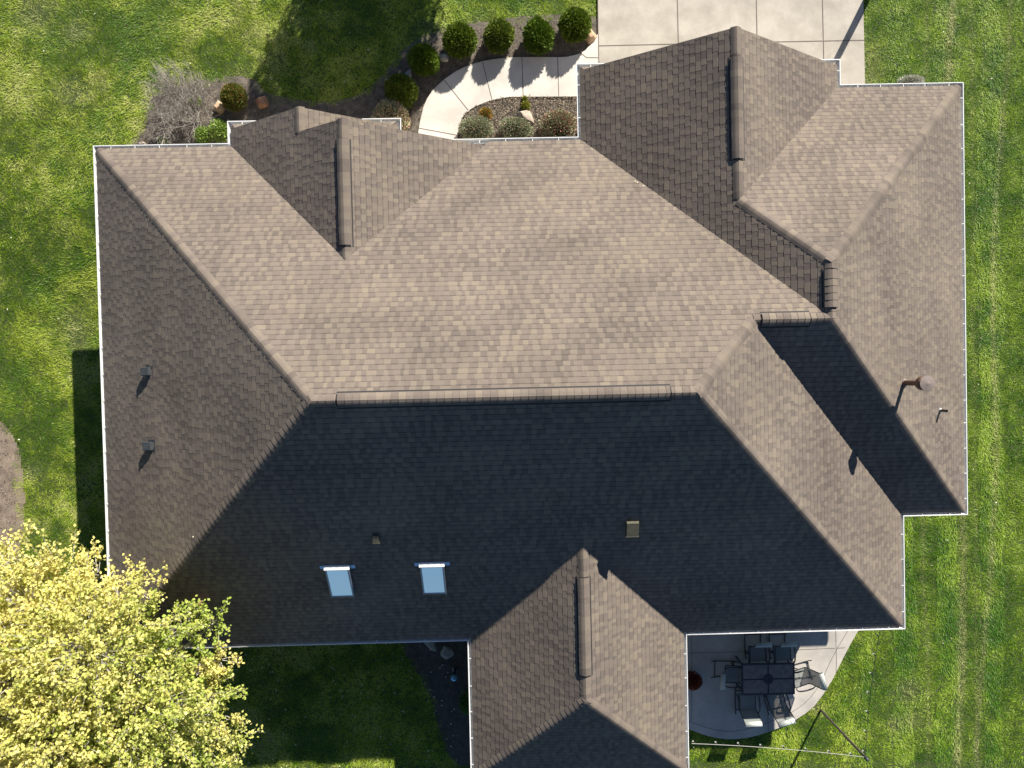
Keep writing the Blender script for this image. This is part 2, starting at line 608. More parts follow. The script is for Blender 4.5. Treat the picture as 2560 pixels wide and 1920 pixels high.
roof = MB()
EXP = .1435 * CT
for fi, (pl, poly) in enumerate(FACES):
    (dx, dy), c = PL[pl]
    ax_, ay_ = -dy, dx            # along-eave axis
    n = pn(pl)
    loc = [(ax_ * x + ay_ * y, dx * x + dy * y - c) for x, y in poly]
    # deck just below the shingles
    dk = [Vector((x, y, pz(pl, x, y))) - n * .012 for x, y in poly]
    if (dk[1] - dk[0]).cross(dk[2] - dk[1]).z < 0:
        dk = dk[::-1]
    roof.face(dk, 1)
    smax = max(q[1] for q in loc)
    amin, amax = min(q[0] for q in loc), max(q[0] for q in loc)
    for j in range(int(smax / EXP) + 1):
        s0, s1 = j * EXP, (j + 1) * EXP
        s0 = s0 - (.02 if j == 0 else 0)
        wob = rnd.uniform(-.002, .002)
        src = [(a, -.03) if (j == 0 and b < 1e-6) else (a, b) for a, b in loc] if j == 0 else loc
        strip = clip(src, 1, s0 + wob, s1 + wob)
        if not strip:
            continue
        a = amin - rnd.uniform(0, .4)
        b_lo, b_hi = min(q[0] for q in strip), max(q[0] for q in strip)
        tooth = rnd.random() < .5
        stint, sleft = rnd.uniform(-.05, .05), rnd.uniform(.2, 1.)
        while a < b_hi:
            w = rnd.choice((.1, .13, .17, .22)) if tooth else rnd.choice((.08, .11, .15, .2))
            w += rnd.uniform(-.012, .012)
            sleft -= w
            if sleft < 0:
                stint, sleft = rnd.uniform(-.05, .05), 1.
            if a + w > b_lo:
                q = clip(strip, 0, a, a + w)
                if q and area(q) > 2e-5:
                    mx_, my_ = ax_ * a + dx * s0, ay_ * a + dy * s0
                    big = mnoise.noise(((a * .42 + s0 * 1.15) * 1.1 + 31 * fi, (a - s0 * .5) * .28, 3.3)) * .2
                    if tooth:
                        t = rnd.choice((.56, .61, .67, .78)) + rnd.uniform(-.05, .05)
                        hb = .0125
                    else:
                        t = rnd.choice((.38, .43, .48)) + rnd.uniform(-.05, .05)
                        hb = .0095
                    t = t + stint + big
                    sb = s0 + (s1 - s0) * .84
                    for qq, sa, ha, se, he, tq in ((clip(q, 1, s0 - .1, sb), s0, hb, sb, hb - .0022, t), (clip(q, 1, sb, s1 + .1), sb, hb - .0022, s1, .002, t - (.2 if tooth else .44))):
                        if len(qq) < 3 or area(qq) < 1e-6:
                            continue
                        top, bot, on_top = [], [], []
                        for (aa, ss) in qq:
                            k = min(max((ss - sa) / (se - sa), 0), 1)
                            x, y = ax_ * aa + dx * (ss + c), ay_ * aa + dy * (ss + c)
                            P = Vector((x, y, ZE + T * ss))
                            top.append(P + n * (ha * (1 - k) + he * k))
                            bot.append(P - n * .004)
                            on_top.append(abs(ss - (s1 + wob)) < 1e-6 or abs(ss - sb) < 1e-6)
                        m_ = len(qq)
                        ccw = (top[1] - top[0]).cross(top[2] - top[1]).dot(n) > 0
                        nv = len(roof.v)
                        roof.v += [tuple(p) for p in top] + [tuple(p) for p in bot]
                        f = tuple(range(nv, nv + m_))
                        roof.f.append(f if ccw else f[::-1])
                        roof.mi.append(0)
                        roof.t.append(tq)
                        for i in range(m_):
                            i2 = (i + 1) % m_
                            if on_top[i] and on_top[i2]:
                                continue
                            qd = (nv + i, nv + m_ + i, nv + m_ + i2, nv + i2)
                            roof.f.append(qd if ccw else qd[::-1])
                            roof.mi.append(0)
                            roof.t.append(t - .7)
            a += w
            tooth = not tooth
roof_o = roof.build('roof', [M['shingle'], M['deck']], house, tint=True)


def V3(x, y, pl):
    return Vector((x, y, pz(pl, x, y)))


def lats(p0, p1, a, b):
    D = (p1 - p0).normalized()
    out = []
    for pl in (a, b):
        n = pn(pl)
        l = n.cross(D)
        if l.z > 0:
            l = -l
        out.append((l.normalized(), n))
    return D, out


def cap_run(mb, p0, p1, a, b, w=.145, lift=0., step=.16, f0=0., f1=1.):
    D, lt = lats(p0, p1, a, b)
    Ln = (p1 - p0).length
    s = Ln * f0
    end = Ln * f1
    upn = (lt[0][1] + lt[1][1]).normalized()
    while s < end - .02:
        e = min(s + step + .09, end + .03)
        t = rnd.choice((.35, .5, .6, .7)) + rnd.uniform(-.1, .1)
        sk = rnd.uniform(-.006, .006)
        rows = []
        for q, hh in ((s, .019), (e, .006)):
            hh += lift
            C = p0 + D * q
            row = []
            for sg, (l, n) in ((0, lt[0]), (1, lt[1])):
                pts = [C + l * (w + sk * (1 if sg else -1)) + n * hh, C + l * (w * .5) + n * (hh + .006), C + l * .035 + n * (hh + .004)]
                row += pts if sg == 0 else pts[::-1]
            row.insert(3, C + upn * (hh - .002))
            rows.append(row)
        lo, hi = rows
        k = len(lo)
        base = [p - upn * .012 for p in lo]
        for i in range(k - 1):
            fc = [lo[i], lo[i + 1], hi[i + 1], hi[i]]
            if (fc[1] - fc[0]).cross(fc[2] - fc[1]).z < 0:
                fc = fc[::-1]
            mb.face(fc, 0, t)
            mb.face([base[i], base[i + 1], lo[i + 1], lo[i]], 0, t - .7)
        for i in (0, k - 1):
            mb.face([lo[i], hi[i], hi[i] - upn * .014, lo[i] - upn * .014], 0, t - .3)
        s += step


def ridge_cap(p0, p1, a, b, f0=0., f1=1., **k):
    mb = MB()
    cap_run(mb, p0, p1, a, b, f0=f0, f1=f1, **k)
    return mb.build('ridge_cap', [M['shingle']], roof_o, tint=True)


def ridge_vent(p0, p1, a, b, f0, f1):
    D, lt = lats(p0, p1, a, b)
    Ln = (p1 - p0).length
    upn = Vector((0, 0, 1))
    mb = MB()
    A, B = p0 + D * Ln * f0, p0 + D * Ln * f1
    hv, w, fl = .038, .135, .178
    for l, n in lt:
        for z0, z1, wa, wb, mi_ in ((hv, hv, 0, w, 1), (hv, .004, w, w, 1), (.013, .013, w, fl, 0), (.017, .017, fl, fl + .032, 1), (.017, .0, fl + .032, fl + .032, 1)):
            q = [A + l * wa + n * z0, B + l * wa + n * z0, B + l * wb + n * z1, A + l * wb + n * z1]
            mb.face(q, mi_, .5)
        for E in (A, B):
            mb.face([E + l * w, E + l * w + n * hv, E + upn * hv * .95, E], 1)
    cap_run(mb, p0, p1, a, b, w=.14, lift=hv + .002, f0=f0 + .004, f1=f1 - .06 / Ln)
    return mb.build('ridge_vent', [M['shingle'], M['black']], roof_o, tint=True)


aL, aR = Vector((XL + hd, ym, ZE + T * hd)), Vector((XR - hd, ym, ZE + T * hd))
uL, uR = Vector((XR - h2, y2, ZE + T * h2)), Vector((wx, y2, ZE + T * h2))
wF = Vector((wx, WYF - wh, ZE + T * wh))
gB, gF = Vector((gx, WYF - gh, ZE + T * gh)), Vector((gx, gyp + .02, ZE + T * gh))
bB, bF = Vector((bx, YF - bh, ZE + T * bh)), Vector((bx, byp + .02, ZE + T * bh))
sB, sF = Vector((sx, byp - .05, ZE + T * sh)), Vector((sx, syp + .02, ZE + T * sh))
rB, rF = Vector((rx, YR + rh, ZE + T * rh)), Vector((rx, RYR + rh, ZE + T * rh))
E3 = lambda x, y: Vector((x, y, ZE))
ridge_cap(E3(XL, YF), aL, 'L', 'F')
ridge_cap(E3(XL, YR), aL, 'L', 'Rr')
ridge_cap(E3(XR, YR), aR, 'Rr', 'Rt')
ridge_cap(uL, aR, 'F', 'Rt')
ridge_cap(E3(WXR, WYF), wF, 'WF', 'WR')
ridge_cap(E3(WXR, WYR), uR, 'WB', 'WR')
ridge_cap(gB, wF, 'WL', 'WF')
ridge_cap(E3(RXL, RYR), rF, 'RL', 'RB')
ridge_cap(E3(RXR, RYR), rF, 'RR', 'RB')
ridge_cap(sF, sB, 'BL', 'SR')
for p0, p1, a, b, f0, f1 in ((aL, aR, 'F', 'Rr', .065, .93), (uL, uR, 'F', 'WB', .1, .73), (uR, wF, 'WL', 'WR', .19, .88),
                             (gF, gB, 'WL', 'GR', .17, .77), (bF, bB, 'BL', 'BR', .14, .9), (rB, rF, 'RL', 'RR', .2, .84)):
    ridge_vent(p0, p1, a, b, f0, f1)
    ridge_cap(p0, p1, a, b, f0=0, f1=f0 + .01)
    ridge_cap(p0, p1, a, b, f0=f1 - .01, f1=1)

# gutters ---------------------------------------------------------------
NH = [0]


def gutter(p0, p1, o, m0, m1, hangers=True, off=.3):
    p0, p1, o = Vector((*p0, 0)), Vector((*p1, 0)), Vector((*o, 0))
    d = (p1 - p0).normalized()
    prof = [(-.122, ZE - .02), (-.122, ZE - .125), (-.035, ZE - .13), (-.012, ZE - .085), (0, ZE - .03), (0, ZE + .004), (-.02, ZE + .004), (-.02, ZE - .008)]
    inn = [(-.022, ZE - .03), (-.04, ZE - .122), (-.118, ZE - .118), (-.118, ZE - .02)]
    loop = prof + inn
    mb = MB()
    A = [p0 - d * (oo * m0) + o * oo + Vector((0, 0, z)) for oo, z in loop]
    B = [p1 + d * (oo * m1) + o * oo + Vector((0, 0, z)) for oo, z in loop]
    k = len(loop)
    for i in range(k):
        j = (i + 1) % k
        mb.face([A[i], A[j], B[j], B[i]])
    g = mb.build('gutter', M['gutter'], house)
    if m0 == 0 or m1 == 0:
        e = MB()
        for mm, X in ((m0, A), (m1, B)):
            if mm == 0:
                e.face([X[0], X[1], X[2], X[3], X[4], X[5]])
        e.build('end_cap', M['gutter'], g)
    if hangers:
        Ln = (p1 - p0).length
        n = max(1, round((Ln - .25) / .69))
        for i in range(n):
            q = p0 + d * (.12 + (Ln - .24) * (i + .5) / n + rnd.uniform(-.04, .04))
            h = MB()
            c = q - o * .07
            h.box((c.x, c.y, ZE - .008), (.018 if abs(d.x) > .5 else .095, .018 if abs(d.y) > .5 else .095, .008))
            h.build('gutter_hanger', M['gutter'], g)
            NH[0] += 1


LX, RX_, FY, BY = (-1, 0), (1, 0), (0, 1), (0, -1)
gutter((xl, yf), (xl, yr), LX, 1, 1)
gutter((xl, yf), (sxl, yf), FY, 1, -1)
gutter((sxl, yf), (sxl, syf), LX, -1, 1)
gutter((sxl, syf), (sxl + .85, syf), FY, 1, 0)
gutter((sxr - 1.05, syf), (sxr, syf), FY, 0, 1)
gutter((sxr, syf), (sxr, byp + .05), RX_, 1, 0, False)
gutter((-1.7, yf), (gxl, yf), FY, 0, -1)
gutter((gxl, yf), (gxl, gyf), LX, -1, 1)
gutter((gxl, gyf), (gxl + .75, gyf), FY, 1, 0)
gutter((gxr - .75, gyf), (gxr, gyf), FY, 0, 1)
gutter((gxr, gyf), (gxr, wyf), RX_, 1, -1)
gutter((gxr, wyf), (wxr, wyf), FY, -1, 1)
gutter((wxr, wyf), (wxr, wyr), RX_, 1, 1)
gutter((wxr, wyr), (xr, wyr), BY, 1, -1)
gutter((xr, wyr), (xr, yr), RX_, -1, 1)
gutter((xr, yr), (rxr, yr), BY, 1, -1)
gutter((rxr, yr), (rxr, ryr), RX_, -1, 1)
gutter((rxl, ryr), (rxl, yr), LX, 1, -1)
gutter((rxl, yr), (xl, yr), BY, -1, 1)
gutter((rxl, ryr), (rxr, ryr), BY, 1, 1, False)

# walls, soffit ----------------------------------------------------------
o_ = .5
foot = [(xl + o_, yr + o_), (rxl + o_, yr + o_), (rxl + o_, ryr + o_), (rxr - o_, ryr + o_), (rxr - o_, yr + o_), (xr - o_, yr + o_),
        (xr - o_, wyr + o_), (wxr - o_, wyr + o_), (wxr - o_, wyf - o_), (gxr - o_, wyf - o_), (gxr - o_, gyf - o_), (gxl + o_, gyf - o_),
        (gxl + o_, yf - o_), (sxr - o_, yf - o_), (sxr - o_, syf - o_), (sxl + o_, syf - o_), (sxl + o_, yf - o_), (xl + o_, yf - o_)]
e_ = .125
eav = [(xl + e_, yr + e_), (rxl + e_, yr + e_), (rxl + e_, ryr + e_), (rxr - e_, ryr + e_), (rxr - e_, yr + e_), (xr - e_, yr + e_),
       (xr - e_, wyr + e_), (wxr - e_, wyr + e_), (wxr - e_, wyf - e_), (gxr - e_, wyf - e_), (gxr - e_, gyf - e_), (gxl + e_, gyf - e_),
       (gxl + e_, yf - e_), (sxr - e_, yf - e_), (sxr - e_, syf - e_), (sxl + e_, syf - e_), (sxl + e_, yf - e_), (xl + e_, yf - e_)]
w = MB()
w.prism(foot, -.45, ZE - .14)
for (x0, x1, xm, y, hh) in ((GXL, GXR, gx, gyp - .3, gh), (SXL, SXR, sx, syp - .3, sh), (SXL + 1, BXR, bx, byp - .3, bh)):
    z = lambda x: ZE - .03 + T * (hh - abs(x - xm))
    w.face([(x0, y, ZE - .12), (x1, y, ZE - .12), (x1, y, z(x1)), (xm, y, z(xm)), (x0, y, z(x0))])
w.build('wall', M['siding'], house)
sf = MB()
sf.prism(eav, ZE - .138, ZE - .11)
sf.build('soffit', M['white'], house)
for (x0, x1, xm, y, hh) in ((GXL, GXR, gx, gyp, gh), (SXL, SXR, sx, syp, sh), (sx + .1, BXR - .15, bx, byp, bh)):
    z = lambda x: ZE - .016 + T * (hh - abs(x - xm))
    for a, b in ((x0, xm), (xm, x1)):
        P = [(a, z(a)), (b, z(b)), (b, z(b) - .16), (a, z(a) - .16)]
        rk = MB()
        rk.face([(x, y - .012, q) for x, q in P])
        rk.face([(x, y - .04, q) for x, q in P][::-1])
        rk.face([(P[3][0], y - .012, P[3][1]), (P[2][0], y - .012, P[2][1]), (P[2][0], y - .04, P[2][1]), (P[3][0], y - .04, P[3][1])])
        rk.build('rake_board', M['cream'], house)
for x, y in ((gxr + .16 - .5, wyf - .42), (xl + .42, yr + .7), (xr - .42, yr + .42 + .3), (rxr - .42, yr - .6)):
    ds = MB()
    ds.box((x, y, 1.4), (.09, .07, 3.1))
    ds.build('downspout', M['white'], house)


# things on the roof ------------------------------------------------------
def on_roof(u, v, pl, lift=0.):
    z = 5.
    for _ in range(30):
        X, Y = U(u, v, z)
        hx, hy = w2h(X, Y)
        z = pz(pl, hx, hy) + lift
    return Vector((hx, hy, z - lift))


def slope_basis(pl):
    (dx, dy), c = PL[pl]
    up = Vector((dx, dy, T)).normalized()
    n = pn(pl)
    return up.cross(n).normalized(), up, n      # across, upslope, normal


def slope_pt(P, B, a, b, c):
    return P + B[0] * a + B[1] * b + B[2] * c


def hexa(mb, P, B, a0, a1, b0, b1, c0, c1, mi=0, ct=None):
    """box in slope axes; ct = (down-slope top height, up-slope top height)"""
    cd, cu = ct if ct else (c1, c1)
    q = [slope_pt(P, B, a, b, c) for a, b, c in
         ((a0, b0, c0), (a1, b0, c0), (a1, b1, c0), (a0, b1, c0), (a0, b0, cd), (a1, b0, cd), (a1, b1, cu), (a0, b1, cu))]
    n = len(mb.v)
    mb.v += [tuple(p) for p in q]
    for f in ((3, 2, 1, 0), (4, 5, 6, 7), (0, 1, 5, 4), (1, 2, 6, 5), (2, 3, 7, 6), (3, 0, 4, 7)):
        mb.f.append(tuple(n + i for i in f))
        mb.mi.append(mi)
        mb.t.append(.5)


def box_vent(u, v, pl, w, l, h, m, lab):
    P = on_roof(u, v, pl, h)
    B = slope_basis(pl)
    b = MB()
    hexa(b, P, B, -w / 2, w / 2, -l / 2, l / 2, .008, h, ct=(h, h * .55))
    hexa(b, P, B, -w / 2 - .012, w / 2 + .012, -l / 2 - .03, -l / 2 - .002, h * .62, h + .004)
    o = b.build('roof_vent', m, house, bevel=.006)
    o['label'] = lab
    f = MB()
    hexa(f, P, B, -w / 2 - .06, w / 2 + .06, -l / 2 - .02, l / 2 + .08, .006, .0105)
    f.build('flashing', m, o)


box_vent(365.5, 928, 'L', .2, .2, .155, M['darkvent'], 'upper dark box vent on the left roof slope')
box_vent(371, 1116, 'L', .2, .2, .155, M['darkvent'], 'lower dark box vent on the left roof slope')
box_vent(1583, 1318, 'Rr', .29, .36, .2, M['olive'], 'large olive box vent above the rear wing ridge')
box_vent(938, 1345, 'Rr', .15, .2, .12, M['olive'], 'small olive box vent above the skylights')


def skylight(pts, lab):
    h = .13
    c = np.mean(pts, 0)
    P = on_roof(c[0], c[1], 'Rr', h)
    B = slope_basis('Rr')
    w, l = .6, 1.05
    fr = MB()
    t = .042
    hexa(fr, P, B, -w / 2, -w / 2 + t, -l / 2, l / 2, .0, h)
    hexa(fr, P, B, w / 2 - t, w / 2, -l / 2, l / 2, .0, h)
    hexa(fr, P, B, -w / 2 + t, w / 2 - t, -l / 2, -l / 2 + t, .0, h)
    hexa(fr, P, B, -w / 2 + t, w / 2 - t, l / 2 - t, l / 2, .0, h)
    o = fr.build('skylight', M['skyframe'], house, bevel=.006)
    o['label'] = lab
    g = MB()
    hexa(g, P, B, -w / 2 + t + .001, w / 2 - t - .001, -l / 2 + t + .001, l / 2 - t - .001, h - .04, h - .012)
    g.build('pane', M['glass'], o)
    k = MB()
    hexa(k, P, B, -w / 2 - .015, w / 2 + .015, l / 2 - .012, l / 2 + .03, .012, h + .008, ct=(h + .008, .08))
    k.build('head_cover', M['white'], o)
    s = MB()
    hexa(s, P, B, -w / 2 - .14, w / 2 + .14, l / 2 - .1, l / 2 + .02, .015, .019)
    s.build('flashing', M['blueflash'], o)


skylight([(810, 1408), (871, 1408), (828, 1498), (885, 1496)], 'left skylight with pale blue glass')
skylight([(1050, 1402), (1110, 1402), (1057, 1489), (1114, 1487)], 'right skylight with pale blue glass')


def up_pipe(base, r, h, m, n=20):
    b = MB()
    b.lathe([(r, -.1), (r, h)], base, n)
    return b.build('flue_pipe', m, house)


P = on_roof(2259, 957, 'WR')
o = up_pipe(P, .066, .9, M['bronze'])
o['label'] = 'brown flue pipe with round cap'
b = MB()
b.lathe([(.13, -.05), (.085, .05), (.072, .09)], P, 24)
b.build('collar', M['bronzetop'], o, smooth=True)
b = MB()
b.lathe([(.068, .72), (.165, .76), (.165, .9), (.1, .93)], P, 28)
b.build('cap_base', M['bronze'], o)
b = MB()
b.lathe([(.02, .93), (.185, .985), (.18, .998), (.05, 1.02), (.012, 1.028)], P, 32)
b.build('cap', M['bronzetop'], o)
P = on_roof(2349, 1026, 'WR')
b = MB()
b.lathe([(.036, -.05), (.036, .3), (.028, .3), (.028, .2)], P, 18)
o = b.build('plumbing_vent', M['pvc'], house)
o['label'] = 'black plumbing vent with pale flashing'
b = MB()
b.lathe([(.08, -.03), (.045, .05), (.04, .07)], P, 20)
b.build('collar', M['lead'], o, smooth=True)
P = on_roof(507, 1502, 'Rr')
b = MB()
b.lathe([(.042, -.05), (.042, .4), (.034, .4), (.034, .3)], P, 18)
o = b.build('plumbing_vent', M['copper'], house)
o['label'] = 'copper coloured plumbing vent beside the tree'
b = MB()
b.lathe([(.12, -.03), (.055, .06), (.05, .09)], P, 20)
b.build('collar', M['pvc'], o, smooth=True)

# ------------------------------------------------------------------ ground
def axis(lo, hi):
    core = np.arange(lo, hi + .01, .4)
    return np.concatenate([[-900, -200, -60, lo - 8], core, [hi + 8, 60, 200, 900]])


gxs, gys = axis(-22, 22), axis(-17, 17)
XX, YY = np.meshgrid(gxs, gys)
ZZ = gz(XX, YY) + (fbm(XX * .5, YY * .5, 5) - .5) * .03
nx, ny = len(gxs), len(gys)
gv = np.stack([XX.ravel(), YY.ravel(), ZZ.ravel() - .02], 1)
gf = [(j * nx + i, j * nx + i + 1, (j + 1) * nx + i + 1, (j + 1) * nx + i) for j in range(ny - 1) for i in range(nx - 1)]
me = bpy.data.meshes.new('lawn')
me.from_pydata(gv.tolist(), [], gf)
lawn = link('lawn', me, mat('lawn thatch', (.028, .045, .008), .95, (.06, .085, .016), 1.3, bump=.8, bscale=40))
tag(lawn, kind='structure')

bed_front = poly_px([(1495, 57), (1440, 50), (1390, 48), (1300, 54), (1250, 62), (1200, 68), (1150, 76), (1110, 86), (1075, 98), (1040, 115),
                     (1015, 133), (998, 155), (980, 178), (955, 203), (930, 228), (900, 247), (870, 258), (820, 266), (740, 262), (690, 252),
                     (650, 237), (636, 213), (597, 201), (560, 205), (527, 212), (480, 214), (430, 224), (395, 245), (374, 280),
                     (366, 318), (350, 340), (334, 362), (330, 420), (700, 480), (1500, 480), (1520, 300), (1500, 120)])
bed_mid = None
bed_rear = poly_px([(1000, 1560), (1030, 1640), (1062, 1690), (1092, 1750), (1108, 1815), (1125, 1870), (1150, 1905), (1200, 1905), (1240, 1600)])
dirt_l = poly_px([(-140, 1030), (-22, 1070), (0, 1100), (14, 1140), (22, 1190), (26, 1250), (22, 1330), (10, 1400), (-140, 1440)])
path_out = [(1046, 329.5), (1050, 304), (1058.5, 268.5), (1067, 248), (1080, 228), (1094, 213), (1110, 199), (1125, 188), (1140, 178), (1158, 169), (1178, 161),
            (1206, 153), (1228, 149), (1248, 146), (1289, 143), (1340, 142.5), (1395, 143), (1416.5, 142), (1436, 138), (1452, 133), (1464, 125), (1473.5, 114), (1488, 94), (1495, 83.5)]
path_in = [(1142.6, 346), (1147, 315), (1156, 293), (1165, 283), (1175, 274), (1188, 266), (1205, 259), (1218, 254), (1232, 249.5), (1252, 245.5), (1275, 242), (1330, 241.5), (1442, 241), (1500, 241)]
zp = .05
path_poly = poly_px(path_out + [(1497, 241)] + path_in[::-1][1:] + [(1139, 400), (1046, 400)], zp)
drive_poly = poly_px([(1493, -90), (1494.5, 60), (1497, 260), (2170, 260), (2162, 207), (2158, 0), (2155, -90)], zp)
patio_out = [(2150, 1572), (2145, 1578), (2130, 1603), (2108, 1645), (2082, 1698), (2058, 1736), (2035, 1766), (2012, 1785), (1989, 1800), (1958, 1816), (1923, 1829.5), (1890, 1840),
             (1865, 1845), (1840, 1848), (1813, 1848), (1790, 1845), (1768, 1839.5), (1745, 1832), (1722, 1823)]
zt = .08
patio_poly = poly_px(patio_out + [(1660, 1800), (1660, 1480), (2190, 1480)], zt)


def slab(name, poly, z1, m, th=.3):
    s = MB()
    s.prism(poly, z1 - th, z1)
    o = s.build(name, m)
    b = o.modifiers.new('bevel', 'BEVEL')
    b.width = .012
    b.segments = 2
    b.limit_method = 'ANGLE'
    b.angle_limit = R(60)
    return tag(o, kind='structure')


def strip(mb, pts, z, wid=.018):
    P = [Vector((x, y, z)) for x, y in pts]
    for i in range(len(P) - 1):
        d = (P[i + 1] - P[i]).normalized()
        s = Vector((-d.y, d.x, 0)) * wid / 2
        mb.face([P[i] - s, P[i + 1] - s, P[i + 1] + s, P[i] + s])


drive = slab('driveway', drive_poly, zp + .004, M['drive'])
j = MB()
for a, b in (((1691, -80), (1699, 240)), ((1889, -80), (1895, 240)), ((2054, -80), (2061, 240)),):
    strip(j, poly_px([a, b], zp), zp + .008, .03)
for a, b in (((1496, 115), (1692, 110.5)), ((1697, 110.3), (1890, 106)), ((1895, 106), (2056, 103)), ((2060, 103), (2160, 101))):
    strip(j, poly_px([a, b], zp), zp + .008, .028)
strip(j, poly_px([(1494, -80), (1495, 60), (1499, 240)], zp), zp + .0075, .02)
j.build('control_joint', M['joint'], drive)
path = slab('path', path_poly, zp, M['path'])
j = MB()
for a, b in (((1111, 201), (1170, 275)), ((1206, 154), (1230, 249)), ((1305, 144), (1308, 240)), ((1394, 144), (1397, 240)), ((1048, 320.5), (1143, 338)), ((1453, 133.5), (1466, 144))):
    strip(j, poly_px([a, b], zp), zp + .004, .022)
strip(j, poly_px([(1466, 144), (1496, 144.5)], zp), zp + .0045, .022)
j.build('control_joint', M['joint'], path)
patio = slab('patio', patio_poly, zt, M['patio'])
j = MB()
strip(j, poly_px([(1915, 1560), (1917, 1676), (1920, 1814), (1921, 1828)], zt), zt + .004, .016)
strip(j, poly_px([(2089, 1575), (2091, 1655), (2090, 1682)], zt), zt + .004, .016)
for a, b in (((1716, 1632.5), (1913, 1628)), ((1918, 1627.5), (2087, 1620.5)), ((2093, 1620.3), (2112, 1619.5))):
    strip(j, poly_px([a, b], zt), zt + .0045, .016)
arc = [(2119, 1578), (2098, 1612), (2075, 1655), (2058, 1693), (2045, 1718), (2028, 1741), (2008, 1761), (1985, 1777), (1955, 1792), (1922, 1806), (1890, 1817), (1860, 1824), (1835, 1828), (1810, 1828), (1785, 1824), (1760, 1817), (1735, 1808), (1722, 1803)]
strip(j, poly_px(arc, zt), zt + .005, .014)
strip(j, poly_px([(1727, 1560), (1729, 1640), (1729, 1802)], zt), zt + .0055, .012)
j.build('control_joint', M['joint'], patio)


def sheet(name, poly, z, m, step=.25, grow=1):
    xs = [p[0] for p in poly]
    ys = [p[1] for p in poly]
    X, Y = np.meshgrid(np.arange(min(xs) - .3, max(xs) + .3, step), np.arange(min(ys) - .3, max(ys) + .3, step))
    ins = in_poly(X, Y, poly)
    for _ in range(grow):
        q = ins.copy()
        q[1:] |= ins[:-1]
        q[:-1] |= ins[1:]
        q[:, 1:] |= ins[:, :-1]
        q[:, :-1] |= ins[:, 1:]
        ins = q
    nx_ = X.shape[1]
    Zh = gz(X, Y) + z + (fbm(X * 2.2, Y * 2.2, 31) - .5) * .05
    v = np.stack([X.ravel(), Y.ravel(), Zh.ravel()], 1).tolist()
    f = []
    I = ins
    for jj in range(X.shape[0] - 1):
        for ii in range(nx_ - 1):
            if I[jj, ii] or I[jj + 1, ii] or I[jj, ii + 1] or I[jj + 1, ii + 1]:
                k = jj * nx_ + ii
                f.append((k, k + 1, k + nx_ + 1, k + nx_))
    me = bpy.data.meshes.new(name)
    me.from_pydata(v, [], f)
    o = link(name, me, m, smooth=True)
    return tag(o, kind='structure')


sheet('front_bed', bed_front, .0, M['soil'], .06, 2)
sheet('rear_bed', bed_rear, .0, M['soil_shaded'], .06, 2)
sheet('dirt_patch', dirt_l, .0, M['dirt'], .06, 3)

# mulch chips -------------------------------------------------------------
bedA = poly_px([(1147, 340), (1147, 315), (1156, 293), (1175, 274), (1205, 259), (1232, 249.5), (1275, 243), (1500, 243), (1500, 360), (1147, 360)])


def scatter_poly(poly, n):
    xs = [p[0] for p in poly]
    ys = [p[1] for p in poly]
    x = rng.uniform(min(xs), max(xs), n)
    y = rng.uniform(min(ys), max(ys), n)
    k = in_poly(x, y, poly)
    return x[k], y[k]


def chips(x, y, lo, hi, pale):
    n = len(x)
    P = np.stack([x, y, gz(x, y) + rng.uniform(.03, .055, n)], 1)
    a = rng.uniform(0, 2 * np.pi, n)
    D = np.stack([np.cos(a), np.sin(a), rng.uniform(-.35, .35, n)], 1)
    N = unit(np.stack([rng.normal(0, .35, n), rng.normal(0, .35, n), np.ones(n)], 1))
    V = leaf_quads(P, D, N, rng.uniform(lo, hi, n), rng.uniform(.012, .026, n), 0)
    t = rng.random(n) ** pale
    return V, mixcol((.05, .038, .028), (.36, .29, .21), t)


xa, ya = scatter_poly(bedA, 9000)
xb, yb = scatter_poly(bed_front, 26000)
k = ~in_poly(xb, yb, path_poly) & ~in_poly(xb, yb, drive_poly) & ~in_poly(xb, yb, bedA) & (yb > 6.2)
xb, yb = xb[k], yb[k]
xc, yc = scatter_poly(bed_rear, 700)
va, ca = chips(xa, ya, .04, .1, 1.3)
vb, cb = chips(xb, yb, .02, .06, 2.6)
vc, cc = chips(xc, yc, .02, .06, 2.6)
tag(tri_mesh('mulch_chips', np.concatenate([va, vb, vc]), 4, np.concatenate([ca, cb, cc]), M['chips']),
    'loose brown bark chips and straw covering the planting beds', 'mulch', kind='stuff')
xd, yd = scatter_poly(dirt_l, 3500)
vd, cd = chips(xd, yd, .015, .05, 1.6)
tag(tri_mesh('dirt_debris', vd, 4, cd, M['chips']), 'dry leaf bits scattered on the bare dirt patch', 'debris', kind='stuff')

# grass -------------------------------------------------------------------
foot_w = [h2w(x, y) for x, y in foot]
inner_w = [h2w(x, y) for x, y in
           [(xl + 1.9, yr + 1.9), (xr - 1.9, yr + 1.9), (xr - 1.9, wyr + 1.9), (wxr - 1.9, wyr + 1.9), (wxr - 1.9, wyf - 1.9), (xl + 1.9, yf - 1.9)]]
NB = 1500000
x = rng.uniform(-18.6, 18.2, NB)
y = rng.uniform(-14.2, 14.0, NB)
keep = ~in_poly(x, y, inner_w)
edge = fbm(x * 3, y * 3, 77) * .16 - .08
edge2 = fbm(x * 3 + 40, y * 3, 78) * .16 - .08
for poly, soft in ((foot_w, 0), (bed_front, 1.3), (bed_rear, 1.3), (dirt_l, 2.2), (path_poly, .12), (drive_poly, .12), (patio_poly, .12)):
    xx, yy = (x + edge * 1.6 * soft, y + edge2 * 1.6 * soft) if soft else (x, y)
    keep &= ~in_poly(xx, yy, poly)
in_frame = (np.abs(x + .3) < 17.1) & (np.abs(y - .4) < 13.0)
keep &= in_frame | (rng.random(NB) < .45)
